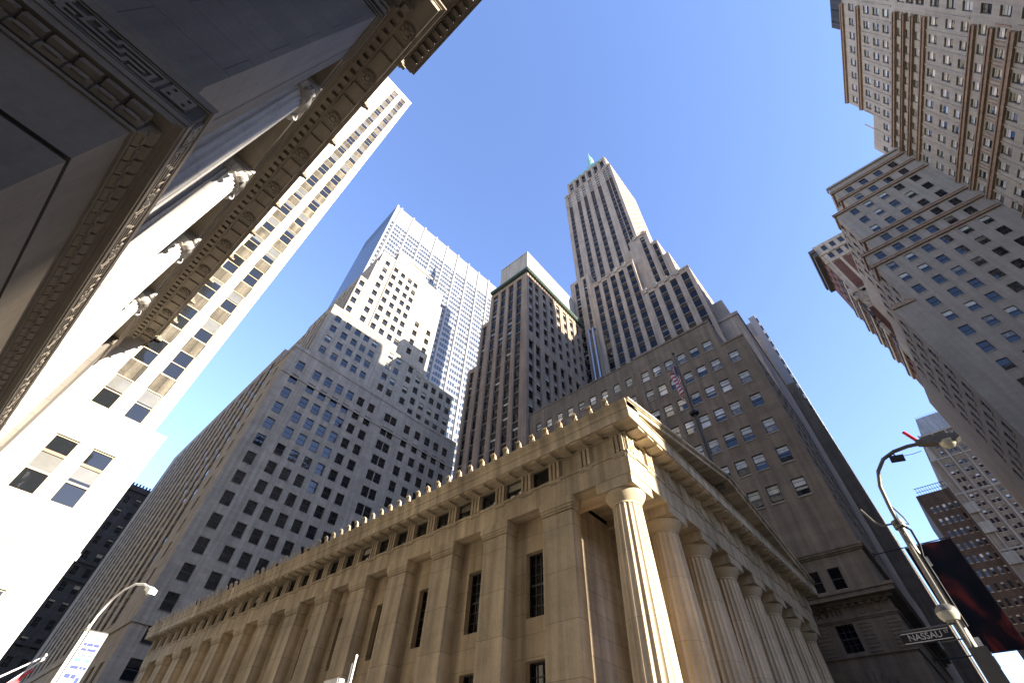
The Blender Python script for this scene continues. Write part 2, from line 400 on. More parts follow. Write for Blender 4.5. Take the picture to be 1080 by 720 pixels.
class Building:
    """one building: an Empty, a wall mesh, windows gathered and placed at the end"""
    all = []
    def __init__(s, name, label, cat='building', loc=(0, 0), rotz=0, group=None, local=False):
        s.loc = Vector((0, 0, 0)) if local else Vector((loc[0], loc[1], 0))
        s.root = thing(name, label, cat, (loc[0], loc[1], 0), rotz, group)
        s.rotz = rotz; s.wloc = Vector((loc[0], loc[1], 0))
        s.w = MB(s.loc); s.wins = []; s.extra = {}
        Building.all.append(s)
    def part(s, name):
        b = MB(s.loc); s.extra.setdefault(name, []).append(b); return b
    def frame(s, face, line, lo, hi):
        """origin (left end seen from outside), direction, inward normal, map of axis coordinate to distance"""
        if face == 'S': return Vector((lo, line, 0)), Vector((1, 0, 0)), Vector((0, 1, 0)), (lambda a: a - lo)
        if face == 'N': return Vector((hi, line, 0)), Vector((-1, 0, 0)), Vector((0, -1, 0)), (lambda a: hi - a)
        if face == 'W': return Vector((line, hi, 0)), Vector((0, -1, 0)), Vector((1, 0, 0)), (lambda a: hi - a)
        return Vector((line, lo, 0)), Vector((0, 1, 0)), Vector((-1, 0, 0)), (lambda a: a - lo)
    def face(s, face, line, lo, hi, z0, z1, mat, cols=(), rows=(), depth=.25, style='sash', rmat=None, skip=None, win=True):
        """punched wall: cols = [(centre, width)] along the wall, rows = [(centre, height)]"""
        O, U, I, D = s.frame(face, line, lo, hi); W = hi - lo; rmat = rmat or mat
        cs = sorted([(D(c) - wd / 2, D(c) + wd / 2, wd) for c, wd in cols]); rs = sorted([(z - h / 2, z + h / 2, h) for z, h in rows])
        cs = [c for c in cs if c[0] > .05 and c[1] < W - .05]; rs = [r for r in rs if r[0] > z0 + .05 and r[1] < z1 - .05]
        P = lambda u, z, d=0: O + U * u + I * d + Vector((0, 0, z))
        def q(u0, u1, a, b):
            if u1 - u0 > 1e-4 and b - a > 1e-4: s.w.poly([P(u0, a), P(u1, a), P(u1, b), P(u0, b)], mat)
        zc = z0
        for (ra, rb, h) in rs:
            q(0, W, zc, ra); uc = 0
            for (a, b, wd) in cs:
                if skip and skip(U.dot(P(a, 0)) , (ra + rb) / 2): continue
                q(uc, a, ra, rb); uc = b
                d = depth
                s.w.poly([P(a, ra), P(a, ra, d), P(a, rb, d), P(a, rb)], rmat); s.w.poly([P(b, ra, d), P(b, ra), P(b, rb), P(b, rb, d)], rmat)
                s.w.poly([P(a, rb), P(a, rb, d), P(b, rb, d), P(b, rb)], rmat); s.w.poly([P(a, ra, d), P(a, ra), P(b, ra), P(b, ra, d)], rmat)
                if win: s.wins.append((P((a + b) / 2, (ra + rb) / 2, d - .1), U.copy(), wd, h, style))
                else: s.w.poly([P(a, ra, d), P(b, ra, d), P(b, rb, d), P(a, rb, d)], bankd)
            q(uc, W, ra, rb); zc = rb
        q(0, W, zc, z1)
    def strips(s, face, line, lo, hi, z0, z1, mat, cols, pitch, h, ztop, depth=.4, style='sash', smat=None, top=1.2, bot=0, rmat=None):
        """tall recessed strips between piers; windows and dark spandrels alternate in each strip"""
        O, U, I, D = s.frame(face, line, lo, hi); W = hi - lo; smat = smat or spandark; rmat = rmat or mat
        cs = sorted([(D(c) - wd / 2, D(c) + wd / 2, wd) for c, wd in cols]); cs = [c for c in cs if c[0] > .05 and c[1] < W - .05]
        P = lambda u, z, d=0: O + U * u + I * d + Vector((0, 0, z))
        def q(u0, u1, a, b, d=0, m=mat):
            if u1 - u0 > 1e-4 and b - a > 1e-4: s.w.poly([P(u0, a, d), P(u1, a, d), P(u1, b, d), P(u0, b, d)], m)
        zt = z1 - top; zb = z0 + bot
        q(0, W, zt, z1); q(0, W, z0, zb); uc = 0
        for (a, b, wd) in cs:
            q(uc, a, zb, zt); uc = b; d = depth
            s.w.poly([P(a, zb), P(a, zb, d), P(a, zt, d), P(a, zt)], rmat); s.w.poly([P(b, zb, d), P(b, zb), P(b, zt), P(b, zt, d)], rmat)
            s.w.poly([P(a, zt), P(a, zt, d), P(b, zt, d), P(b, zt)], rmat); s.w.poly([P(a, zb, d), P(a, zb), P(b, zb), P(b, zb, d)], rmat)
            z = ztop; hi_ = zt
            while z - h / 2 > zb + .1:
                if z + h / 2 < zt - .02:
                    q(a, b, z + h / 2, hi_, d, smat); hi_ = z - h / 2
                    # opening sides behind the spandrel plane
                    s.wins.append((P((a + b) / 2, z, d + .01), U.copy(), wd, h, style))
                    s.w.poly([P(a, z - h / 2, d + .2), P(a, z - h / 2, d), P(b, z - h / 2, d), P(b, z - h / 2, d + .2)], smat)
                    s.w.poly([P(a, z + h / 2, d), P(a, z + h / 2, d + .2), P(b, z + h / 2, d + .2), P(b, z + h / 2, d)], smat)
                z -= pitch
            q(a, b, zb, hi_, d, smat)
        q(uc, W, zb, zt)
    def shell(s, x0, x1, y0, y1, z0, z1, mat, skip='', roof=None):
        """plain faces of a block except those named in skip, and its flat roof"""
        s.w.box(x0, x1, y0, y1, z0, z1, mat, skip + 'BT')
        s.w.poly([(x0, y0, z1), (x1, y0, z1), (x1, y1, z1), (x0, y1, z1)], roof or mat)
    def coping(s, b, x0, x1, y0, y1, z, h, p, mat):
        """a cornice ring round a block top"""
        b.box(x0 - p, x1 + p, y0 - p, y0 + .003, z, z + h, mat); b.box(x0 - p, x1 + p, y1 - .003, y1 + p, z, z + h, mat)
        b.box(x0 - p, x0 + .003, y0 + .003, y1 - .003, z, z + h, mat); b.box(x1 - .003, x1 + p, y0 + .003, y1 - .003, z, z + h, mat)
    def finish(s):
        if s.w.f: s.wallob = s.w.build('wall', s.root)
        for n, bl in s.extra.items():
            for b in bl:
                if not b.f: continue
                cs = b.pieces()
                if len(cs) == 1 or len(cs) > 60: b.build(n, s.root)
                else:
                    for c in cs: c.build(n, s.root)

def proj_area(c, n, wd, h):
    d = c - CAM; D = d.length; k = d.dot(fwd)
    if k < .5: return 0
    x = d.dot(r2) / k * 469.146 + 540; y = 360 - d.dot(u2) / k * 469.146
    if not (-5 < x < 1085 and -5 < y < 725): return 0
    return wd * h * abs(n.dot(d)) / D / (k * k)

def place_windows():
    bpy.context.view_layer.update()
    dg = bpy.context.evaluated_depsgraph_get()
    for B in Building.all:
        if not B.wins: continue
        rot = Matrix.Rotation(B.rotz, 3, 'Z'); L = []
        for i, (p, U, wd, h, st) in enumerate(B.wins):
            wp = rot @ (p - B.loc) + B.wloc; n = rot @ Vector((0, 0, 1)).cross(U)
            a = proj_area(wp, n, wd, h) if n.dot(wp - CAM) > 0 else 0
            if a > 0:
                vis = 0
                for f in (0, -.35, .35):
                    t = wp + Vector((0, 0, h * f)) - n * .05 + (rot @ U) * wd * f
                    dv = t - CAM; dist = dv.length
                    hit, hp, *_ = sc.ray_cast(dg, CAM, dv.normalized(), distance=dist - .02)
                    if not hit or (hp - CAM).length > dist - .15: vis += 1
                a *= vis / 3 + .001
            L.append((a, i))
        L.sort(reverse=True)
        ch = set(i for a, i in L[:100] if a > 1e-9)
        rest = MB(B.loc)
        for i, (p, U, wd, h, st) in enumerate(B.wins):
            k = R.randrange(7); me, mb = window_mesh(st, wd, h, k); rz = math.atan2(U.y, U.x)
            if i in ch:
                inst('window', me, B.root, p - B.loc, rz)
            else:
                m3 = Matrix.Rotation(rz, 3, 'Z'); base = len(rest.v)
                rest.v += [m3 @ v + p - B.loc for v in mb.v]
                rest.f += [[x + base for x in f] for f in mb.f]; rest.m += [rest.mi(mb.mats[x]) for x in mb.m]
                rest.sm += mb.sm; rest.uv += mb.uv
        if rest.f:
            o = rest.build('windows', B.root); o['kind'] = 'stuff'
# ================================================================== SETTING
def sheet(name, x0, x1, y0, y1, z, mat, th=None):
    b = MB()
    if th: b.box(x0, x1, y0, y1, z - th, z, mat, 'B')
    else: b.poly([(x0, y0, z), (x1, y0, z), (x1, y1, z), (x0, y1, z)], mat)
    o = b.build(name); o['kind'] = 'structure'; return o
sheet('ground', -1500, 1500, -1500, 1500, -.02, asphalt)
sheet('road', -300, 400, -9.0, -3.0, -.012, asphalt)
sheet('road', 5.5, 12.0, 4.0, 400, -.008, asphalt)
sheet('pavement', 12.0, 300, -1.0, 2.9, .14, paving, .16)
sheet('pavement', 12.0, 16.9, 2.9, 300, .14, paving, .16)
sheet('pavement', -2.0, 5.5, 1.5, 300, .14, paving, .16)
sheet('pavement', 20, 300, -18.0, -9.6, .14, paving, .16)
b = MB()
for i in range(9): b.box(5.9 + i * .75, 6.3 + i * .75, 1.2, 3.6, -.02, .002, paintw, 'B')
o = b.build('crosswalk'); o['kind'] = 'structure'

# ================================================================== GREEK REVIVAL HALL
FH = Building('temple_front_hall', 'tan marble temple hall with fluted columns, square piers and low pediment', 'historic building', (17.6, 8.18))
X0, X1, Y0, Y1 = 17.6, 45.5, 8.18, 69.5
ZB, ZC, ZA, ZF, ZG, ZT = 3.6, 13.75, 14.85, 16.02, 16.12, 17.2
PIER_N = [13.55 + 4.235 * k for k in range(14)]
fw = FH.w
# podium and front steps
pb = FH.part('podium')
pb.box(X0 - .5, X1 + .5, Y0 - .2, Y1 + .3, 0, ZB, hallp)
sb = FH.part('steps')
for i in range(17):
    sb.box(X0 - .2, X1 + .2, Y0 - .2 - .3 * (17 - i), Y0 - .2 - .3 * (16 - i), 0, .2 + .2 * i - .003, hallp)
# west wall with two rows of windows between the piers
XW = 18.45
cols = [((PIER_N[k] + PIER_N[k + 1] - 1.7) / 2, 1.12) for k in range(13)]
FH.face('W', XW, 12.9, Y1 - .6, ZB, ZC + .4, hall, cols, [(5.75, 3.0), (10.48, 3.05)], .42, 'iron')
fw.box(XW, X1 - .85, Y1 - .62, Y1 - .6, ZB, ZC + .4, hall, 'BT')
fw.box(X1 - .87, X1 - .85, 12.6, Y1 - .6, ZB, ZC + .4, hall, 'BT')
# front wall behind the columns
fw.poly([(18.3, 12.6, ZB), (30.1, 12.6, ZB), (30.1, 12.6, ZC + .6), (18.3, 12.6, ZC + .6)], hall)
fw.poly([(33.1, 12.6, ZB), (44.7, 12.6, ZB), (44.7, 12.6, ZC + .6), (33.1, 12.6, ZC + .6)], hall)
fw.poly([(30.1, 12.6, 9.2), (33.1, 12.6, 9.2), (33.1, 12.6, ZC + .6), (30.1, 12.6, ZC + .6)], hall)
db = FH.part('door'); db.box(30.1, 33.1, 12.9, 13.0, ZB, 9.2, bronze)
for i in range(4):
    for j in range(5): db.box(30.2 + i * .74, 30.8 + i * .74, 12.86, 12.9, ZB + .2 + j * 1.1, ZB + 1.1 + j * 1.1, bronze)
# piers
def pier(y0, y1, x1=XW + .02):
    b = MB(FH.loc)
    b.box(X0 + .03, x1, y0, y1, ZB, 13.05, hallq, 'T')
    b.box(X0 + .09, x1, y0 + .06, y1 - .06, 13.0, 13.08, hallp)
    b.box(X0 - .02, x1, y0 - .05, y1 + .05, 13.08, 13.2, hallp); b.box(X0 - .08, x1, y0 - .11, y1 + .11, 13.2, 13.34, hallp)
    b.box(X0 - .13, x1, y0 - .16, y1 + .16, 13.34, ZC - .005, hallp)
    # bed joints
    return b
p0 = pier(11.75, 13.55, 18.33); p0.build('pier', FH.root)
pm = pier(PIER_N[1] - 1.68, PIER_N[1]).mesh('pier')
for k in range(1, 14): inst('pier', pm, FH.root, (0, PIER_N[k] - PIER_N[1], 0))
# east side antae, plain
pe = MB(FH.loc); pe.box(X1 - .85, X1 - .03, 11.75, 13.55, ZB, ZC - .005, hallp); pe.build('pier', FH.root)
# columns
def flute_ring(r, z, n=20, sub=6):
    out = []
    for i in range(n):
        for j in range(sub):
            t = (i + j / sub) / n * 2 * math.pi; f = math.sin(math.pi * j / sub)
            rr = r * (1 - .085 * f)
            out.append((rr * math.cos(t), rr * math.sin(t), z))
    return out
cb = MB()
prof = []
H = 12.62 - ZB
for i in range(13):
    t = i / 12; r = .93 - .235 * t + .02 * math.sin(math.pi * t)
    prof.append((r, ZB + H * t))
rings = [flute_ring(r, z) for r, z in prof]
for A, B_ in zip(rings, rings[1:]):
    n = len(A)
    for i in range(n):
        j = (i + 1) % n
        u = i * .05
        cb.poly([A[i], A[j], B_[j], B_[i]], hallc, True, [(u, A[i][2]), (u + .05, A[i][2]), (u + .05, B_[i][2]), (u, B_[i][2])])
shaft = cb.mesh('column')
kb = MB()
kb.lathe(0, 0, [(.69, 12.60), (.70, 12.66), (.68, 12.70), (.72, 12.74), (.80, 12.86), (.90, 13.0), (.96, 13.12), (.975, 13.19), (.95, 13.235)], 48, hallp)
kb.box(-.99, .99, -.99, .99, 13.235, ZC - .004, hallp)
cap = kb.mesh('capital')
for k in range(8):
    c = inst('column', shaft, FH.root, (X0 + 1.0 + 3.70 * k - FH.loc.x, 9.2 - FH.loc.y, 0))
    inst('capital', cap, c, (0, 0, 0))
# entablature
ab = FH.part('architrave')
ab.box(X0, X1, Y0, Y0 + 1.95, ZC, ZA, hallp); ab.box(X0, X0 + 1.9, Y0 + 1.95, 12.62, ZC + .002, ZA, hallp, 'S')
ab.box(X0, XW + .1, 12.62, Y1, ZC + .002, ZA, hallp, 'S'); ab.box(X1 - 1.9, X1, Y0 + 1.95, Y1, ZC + .002, ZA, hallp, 'S')
ab.box(X0 - .07, X1 + .07, Y0 - .07, Y0 + .2, ZA, ZA + .12, hallp); ab.box(X0 - .07, X0 + .2, Y0 + .2, Y1, ZA + .001, ZA + .121, hallp); ab.box(X1 - .2, X1 + .07, Y0 + .2, Y1, ZA + .001, ZA + .121, hallp)
ceil = FH.part('portico_ceiling')
for i in range(8):
    xa = X0 + 1.9 + i * (X1 - X0 - 3.8) / 8
    ceil.box(xa, xa + .5, Y0 + 1.9, 12.6, 14.2, 14.6, hallp)
ceil.box(X0 + 1.85, X1 - 1.85, Y0 + 1.9, 12.6, 14.6, 14.66, hallp)
TW = [8.62 + 2.01 * k for k in range(31)]
fcols = [((TW[k] + TW[k + 1]) / 2, 1.2) for k in range(2, 30)]
FH.face('W', X0 + .05, Y0 + .05, Y1 - .05, ZA + .1, ZG, hallp, fcols, [(15.52, .94)], .2, 'wide')
fw.poly([(X0 + .05, Y0 + .05, ZA), (X1 - .05, Y0 + .05, ZA), (X1 - .05, Y0 + .05, ZG), (X0 + .05, Y0 + .05, ZG)], hallp)
fw.poly([(X1 - .05, Y0 + .05, ZA), (X1 - .05, Y1, ZA), (X1 - .05, Y1, ZG), (X1 - .05, Y0 + .05, ZG)], hallp)
def triglyph():
    b = MB(); wd = .78; z0, z1 = ZA + .122, ZG - .03
    b.box(-wd / 2, wd / 2, -.02, 0, z0, z1, hallp, 'N')
    for i in range(3):
        x = -wd / 2 + wd * (i + .5) / 3
        b.box(x - .085, x + .085, -.15, -.02, z0, z1 - .12, hallp, 'N')
    b.box(-wd / 2, wd / 2, -.16, 0, z1 - .13, z1, hallp, 'N')
    b.box(-wd / 2, wd / 2, -.10, 0, ZA - .09, ZA - .002, hallp, 'N')
    for i in range(6):
        x = -wd / 2 + wd * (i + .5) / 6; b.lathe(x, -.075 + .03, [(.045, ZA - .16), (.032, ZA - .092)], 8, hallp)
    return b.mesh('triglyph')
tm = triglyph()
for y in TW: inst('triglyph', tm, FH.root, (X0 + .048 - FH.loc.x, y - FH.loc.y, 0), rad(-90))
for k in range(15): inst('triglyph', tm, FH.root, (17.98 + (45.12 - 17.98) / 14 * k - FH.loc.x, Y0 + .048 - FH.loc.y, 0))
cn = FH.part('cornice')
PX, PY = .9, .9
# west and east run, full height with a curved gutter
cprof = [(X0 + .3, ZG), (X0 - PX, ZG), (X0 - PX, 16.62), (X0 - PX - .05, 16.66), (X0 - PX - .06, 16.74), (X0 - PX - .02, 16.8), (X0 - PX - .04, 16.92), (X0 - PX - .12, 17.06), (X0 - PX - .16, 17.2), (X0 + .3, 17.2)]
cn.prism(cprof, 'y', Y0 - PY, Y1 + .5, hallp)
cn.prism([(X0 + X1 - a, z) for a, z in cprof], 'y', Y0 - PY, Y1 + .5, hallp)
cn.box(X0 + .3, X1 - .3, Y0 - PY + .002, Y0 + .3, ZG, 16.72, hallp)
cn.box(X0 + .3, X1 - .3, Y0 - PY - .05, Y0 + .1, 16.722, 16.79, hallp)
# mutules
for k in range(61):
    y = TW[0] + 1.005 * k
    cn.box(X0 - .82, X0 - .06, y - .31, y + .31, ZG - .135, ZG - .002, hallp)
for k in range(29):
    x = 17.98 + (45.12 - 17.98) / 28 * k
    cn.box(x - .30, x + .30, Y0 - .82, Y0 - .06, ZG - .135, ZG - .002, hallp)
cn.box(X0 - .12, X0 + .1, Y0 - .12, Y1, ZG - .13, ZG - .103, hallp); cn.box(X0 + .1, X1, Y0 - .12, Y0 + .1, ZG - .13, ZG - .103, hallp)
pd = FH.part('pediment')
APX, RISE = (X0 + X1) / 2, 2.72
XL, XR = X0 - PX, X1 + PX
pd.poly([(XL + .3, Y0 + .12, 16.75), (XR - .3, Y0 + .12, 16.75), (APX, Y0 + .12, 16.75 + RISE)], hall)
def rake(y0, y1, a, b_, lift=0, inset=0):
    L_ = [(XL + inset, 16.80 + a + lift), (APX, 16.80 + RISE + a + lift), (APX, 16.80 + RISE + b_ + lift), (XL + inset, 16.80 + b_ + lift)]
    pd.prism(L_, 'y', y0, y1, hallp)
    pd.prism([(XL + XR - x, z) for x, z in L_], 'y', y0, y1, hallp)
rake(Y0 - PY, Y0 + .4, .0, .27); rake(Y0 - PY - .07, Y0 + .3, .272, .34); rake(Y0 - PY - .14, Y0 + .4, .342, .50)
rf = FH.part('roof')
for sx in (0, 1):
    xa = XL if not sx else XR
    pts = [(xa, Y0 + .2, 17.22), (APX, Y0 + .2, 17.25 + RISE), (APX, Y1 + .4, 17.25 + RISE), (xa, Y1 + .4, 17.22)]
    rf.poly(pts if sx else pts[::-1], hallroof)
# palmette antefixes along the eaves
def antefix():
    b = MB()
    out = [(-.17, 0), (.17, 0), (.19, .12), (.15, .22), (.17, .32), (.10, .45), (0, .54), (-.10, .45), (-.17, .32), (-.15, .22), (-.19, .12)]
    n = len(out)
    f = lambda p, y: (p[0], y - .10 * (p[1] / .54) ** 2, p[1])
    b.poly([f(p, -.05) for p in out], hallp); b.poly([f(p, .05) for p in reversed(out)], hallp)
    for i in range(n):
        j = (i + 1) % n; b.poly([f(out[j], -.05), f(out[i], -.05), f(out[i], .05), f(out[j], .05)], hallp)
    for a in (-.5, -.25, 0, .25, .5):
        b.tube([(a * .1, -.07, .05), (a * .32, -.10, .30), (a * .30, -.17, .45)], .022, hallp, 5)
    b.box(-.17, .17, .05, .35, 0, .14, hallp)
    return b.mesh('antefix')
am = antefix()
for k in range(61): inst('antefix', am, FH.root, (16.62 - FH.loc.x, 8.45 + 1.0 * k - FH.loc.y, 17.2), rad(-90))
FHb = FH

# flag pole on the pediment and its flag
t = thing('flagpole', 'dark metal flagpole with a ball collar rising from the hall pediment', 'flagpole', (31.5, 8.0, 19.6))
b = MB((31.5, 8, 19.6)); b.tube([(31.5, 8, 19.4), (31.5, 8, 26.2)], .13, blackm, 10, r1=.11); b.tube([(31.5, 8, 26.2), (31.5, 8, 33.4)], .10, blackm, 10, r1=.055); b.build('pole', t)
b = MB((31.5, 8, 19.6)); b.lathe(31.5, 8, [(.12, 26.0), (.34, 26.1), (.40, 26.25), (.34, 26.38), (.12, 26.48)], 16, blackm); b.build('collar', t)
b = MB((31.5, 8, 19.6)); b.lathe(31.5, 8, [(.03, 33.35), (.13, 33.45), (.15, 33.56), (.10, 33.68), (.02, 33.72)], 12, bronze); b.build('finial', t)
b = MB((31.5, 8, 19.6)); b.box(31.2, 31.8, 7.7, 8.3, 19.3, 20.6, hallroof); b.build('base', t)
fl = MB()
NX, NZ = 26, 26
def fp(i, j):
    # limp flag hanging from its hoist, gathered into folds
    s, h = i / NX, j / NZ
    top = 32.6 - h * 2.1
    fall = s * (1.9 + 1.1 * h)
    x = 31.5 - .05 - .16 * math.sin(s * 15 + h * 2) * (.3 + s) - .30 * s
    y = 8.0 + .12 * math.cos(s * 13 + h * 1.5) * (.3 + s) + .55 * s * (1 - .4 * h) + .08
    return (x, y, top - fall)
for i in range(NX):
    for j in range(NZ):
        st = int(j / NZ * 13)
        m = flagb if (i < NX * .4 and j < NZ * .54) else (flagr if st % 2 == 0 else flagw)
        if m is flagb and i % 3 == 1 and j % 3 == 1: m = flagw
        fl.poly([fp(i, j), fp(i + 1, j), fp(i + 1, j + 1), fp(i, j + 1)], m, True)
tag(fl.build('flag'), 'striped red, white and navy flag hanging limp from the hall flagpole', 'flag')

# ================================================================== BANK TOWER ON THE LEFT (Greek key band, Ionic colonnade)
RB = rad(.9)
BK = Building('columned_bank_building', 'dark granite bank with a Greek key band, Ionic columns and rosette cornice', 'bank building', (-1.7, 4.8), RB)
def key_run(b, face, a0, a1, line, z0, hgt, mat):
    """raised Greek key with four-hole squares along a band; a runs along the wall"""
    ROWS = ['#######.##############.#######.', '#.###.#.#............#.#.###.#.', '#######.#.#########..#.#######.', '#######.#.#......##..#.#######.',
            '#.###.#.#.##.###.##.##.#.###.#.', '#######.#.####.#.##.#..#######.', '........#......#....#..........']
    ROWS = ['#######.#############...####....', '#.###.#.#...........#...#..#....', '#######.#.#########.#####..#####', '#######.#.#.......#........#....',
            '#.###.#.#.#.#####.##########.###', '#######.#.#.....#..............#', '........#######.################']
    n = len(ROWS[0]); c = hgt / len(ROWS); u = a0
    while u < a1 - .05:
        for r, row in enumerate(ROWS):
            i = 0
            while i < n:
                if row[i] == '#':
                    j = i
                    while j < n and row[j] == '#': j += 1
                    ua, ub = u + i * c * .92, min(a1, u + j * c * .92)
                    if ua < a1:
                        zt = z0 + hgt - r * c; zb = zt - c * .98
                        if face == 'S': b.box(-ub, -ua, line - .035, line + .01, zb, zt, mat, 'N')
                        else: b.box(line - .01, line + .035, ua, ub, zb, zt, mat, 'W')
                    i = j
                else: i += 1
        u += n * c * .92
XE, YS = -2.02, 5.02        # lower wall planes
YN = 31.6
w_ = BK.w
# ground storey walls with a long sunk joint
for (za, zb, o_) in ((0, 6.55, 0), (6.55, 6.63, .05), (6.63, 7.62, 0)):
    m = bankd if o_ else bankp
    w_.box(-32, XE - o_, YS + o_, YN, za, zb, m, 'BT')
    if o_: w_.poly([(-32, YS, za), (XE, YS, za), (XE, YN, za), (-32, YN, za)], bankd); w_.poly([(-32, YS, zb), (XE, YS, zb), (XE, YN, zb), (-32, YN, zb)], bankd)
# tall ground floor windows in the east wall
bw = BK.part('window')
for k in range(4):
    y = 10.2 + k * 5.3
    bw.box(XE - .01, XE + .03, y, y + 2.4, 1.0, 5.2, bronze); bw.box(XE + .03, XE + .035, y + .12, y + 2.28, 1.12, 5.08, gl)
    for i in range(3): bw.box(XE + .035, XE + .06, y + .6 * (i + 1) - .03, y + .6 * (i + 1) + .03, 1.12, 5.08, bronze)
mo = BK.part('leaf_moulding')
# fillets, leaf blocks
for (za, zb, p) in ((7.62, 7.68, .03), (7.68, 7.72, .0), (8.06, 8.12, .20)):
    mo.box(-32, XE + p, YS - p, YN, za, zb, bankp)
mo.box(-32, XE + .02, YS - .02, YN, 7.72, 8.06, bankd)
def leaf(cx, face):
    for r, (za, zb, pa, pb, hw) in enumerate(((7.725, 7.875, .03, .075, .135), (7.885, 8.045, .08, .15, .125))):
        z1m = za + (zb - za) * .35
        pr = [(0, za), (pa, za + .01), (pb, z1m), (pb + .01, zb - .03), (pa + .02, zb), (0, zb)]
        for (q0, q1, s) in ((cx - hw, cx + hw, 1),):
            if face == 'S': mo.prism([(YS - a, z) for a, z in pr], 'x', q0, q1, bankp)
            else: mo.prism([(XE + a, z) for a, z in pr], 'y', q0, q1, bankp)
        if r == 0:
            e = .012
            if face == 'S': mo.box(cx - hw * .62, cx + hw * .62, YS - pb - .025, YS - pb, za + .05, zb - .03, bankp)
            else: mo.box(XE + pb, XE + pb + .03, cx - hw * .62, cx + hw * .62, za + .05, zb - .03, bankp)
for k in range(30): leaf(XE - .14 - k * .30, 'S')
for k in range(86): leaf(YS + .14 + k * .30, 'E')
kb_ = BK.part('key_band')
XK, YK = -1.7, 4.8
kb_.box(-32, XK - .02, YK + .02, YN, 8.12, 8.20, bankp); kb_.box(-32, XK, YK, YN, 8.20, 8.30, bankp)
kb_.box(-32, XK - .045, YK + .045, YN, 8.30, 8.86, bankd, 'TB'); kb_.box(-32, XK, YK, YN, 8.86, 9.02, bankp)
for (za, zb) in ((8.30, 8.325), (8.345, 8.37), (8.81, 8.835)):
    kb_.box(-32, XK - .012, YK + .012, YN, za, zb, bankp, '')
key_run(kb_, 'S', 1.9, 11, YK + .045, 8.40, .38, bankp)
key_run(kb_, 'E', 5.0, 30, XK - .045, 8.40, .38, bankp)
kb_.poly([(-32, YK, 9.021), (XK, YK, 9.021), (XK, YN, 9.021), (-32, YN, 9.021)], bankp)
# corner pier and recessed colonnade wall
cp = BK.part('corner_pier')
XP, YP = -2.16, 5.03
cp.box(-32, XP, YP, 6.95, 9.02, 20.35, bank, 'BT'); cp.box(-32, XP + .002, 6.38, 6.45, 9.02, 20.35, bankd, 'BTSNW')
cp.box(-32, XP + .05, YP - .05, 7.0, 9.02, 9.42, bankp); cp.box(-32, XP + .03, YP - .03, 6.98, 9.42, 9.52, bankp)
for (za, zb, p) in ((20.35, 20.5, .05), (20.5, 20.62, .10), (20.62, 20.85, .06), (20.85, 21.0, .14)):
    cp.box(-32, XP + p, YP - p, 6.95 + p, za, zb, bankp)
XR_ = -3.75
w_.box(-32, XR_, 6.9, YN, 9.02, 21.2, bank, 'BTS')
for k in range(4):
    y = 12.05 + 5.15 * k
    for (za, zb) in ((10.2, 13.2), (14.0, 17.0), (17.8, 20.2)):
        bw.box(XR_, XR_ + .06, y - .95, y + .95, za, zb, bronze); bw.box(XR_ + .06, XR_ + .066, y - .82, y + .82, za + .12, zb - .12, gl); bw.box(XR_ + .066, XR_ + .09, y - .04, y + .04, za, zb, bronze)
CY = [9.5, 14.6, 19.8, 25.0]
def shaft_mesh(r0, r1, z0, z1, mat):
    b = MB(); N_ = 24
    R_ = []
    for i in range(9):
        t = i / 8; R_.append(flute_ring(r0 + (r1 - r0) * t + .015 * math.sin(math.pi * t), z0 + (z1 - z0) * t, N_, 5))
    for A, B_ in zip(R_, R_[1:]):
        n = len(A)
        for i in range(n):
            j = (i + 1) % n; u = i * .05
            b.poly([A[i], A[j], B_[j], B_[i]], mat, True, [(u, A[i][2]), (u + .05, A[i][2]), (u + .05, B_[i][2]), (u, B_[i][2])])
    b.lathe(0, 0, [(r0 + .18, z0 - .5), (r0 + .18, z0 - .36), (r0 + .08, z0 - .3), (r0 + .05, z0 - .2), (r0 + .13, z0 - .12), (r0 + .1, z0)], 32, mat)
    return b.mesh('column')
sm_ = shaft_mesh(.80, .68, 9.55, 20.2, bankcol := stone('bank_column_granite', (.50, .475, .44), 60, 2.6, .012, .6, .04, .15, rough=.6))  # same granite made paler: sunlight on the columns put into the colour
def ionic():
    b = MB()
    b.lathe(0, 0, [(.70, 20.15), (.78, 20.2), (.78, 20.26), (.72, 20.3), (.86, 20.46), (.9, 20.55)], 28, bankcol)
    for sx in (-1, 1):
        for sy in (-1, 1):
            c = Vector((sx * .58, sy * .58, 20.38)); d = Vector((sx, -sy, 0)).normalized() * .16
            for rr in (.25, .17, .09):
                q = .13 + (.25 - rr) * .25
                b.tube([c - d.normalized() * q, c + d.normalized() * q], rr, bankcol, 14)
    b.box(-.78, .78, -.78, .78, 20.62, 20.80, bankcol); b.box(-.82, .82, -.82, .82, 20.80, 20.995, bankcol)
    return b.mesh('capital')
im = ionic()
for y in CY:
    c = inst('column', sm_, BK.root, (-2.93 - BK.loc.x, y - BK.loc.y, 0)); inst('capital', im, c, (0, 0, 0))
pp = BK.part('pilaster'); pp.box(XR_, -2.3, 29.6, YN, 9.02, 20.5, bank); pp.box(XR_, -2.2, 29.5, YN, 20.5, 20.995, bankp)
en = BK.part('entablature')
XA = -2.24
def ring(b, za, zb, p, mat, inner=None):
    """a course that turns the south-east corner, standing p out from the architrave plane"""
    b.box(-32, XA + p, YP + .03 - p, YN, za, zb, mat)
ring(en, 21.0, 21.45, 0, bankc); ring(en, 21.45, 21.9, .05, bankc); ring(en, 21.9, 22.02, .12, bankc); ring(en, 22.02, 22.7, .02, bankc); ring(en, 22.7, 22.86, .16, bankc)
ring(en, 22.86, 23.16, .24, bankc); ring(en, 23.16, 23.24, .52, bankc); ring(en, 23.24, 23.42, .56, bankc)
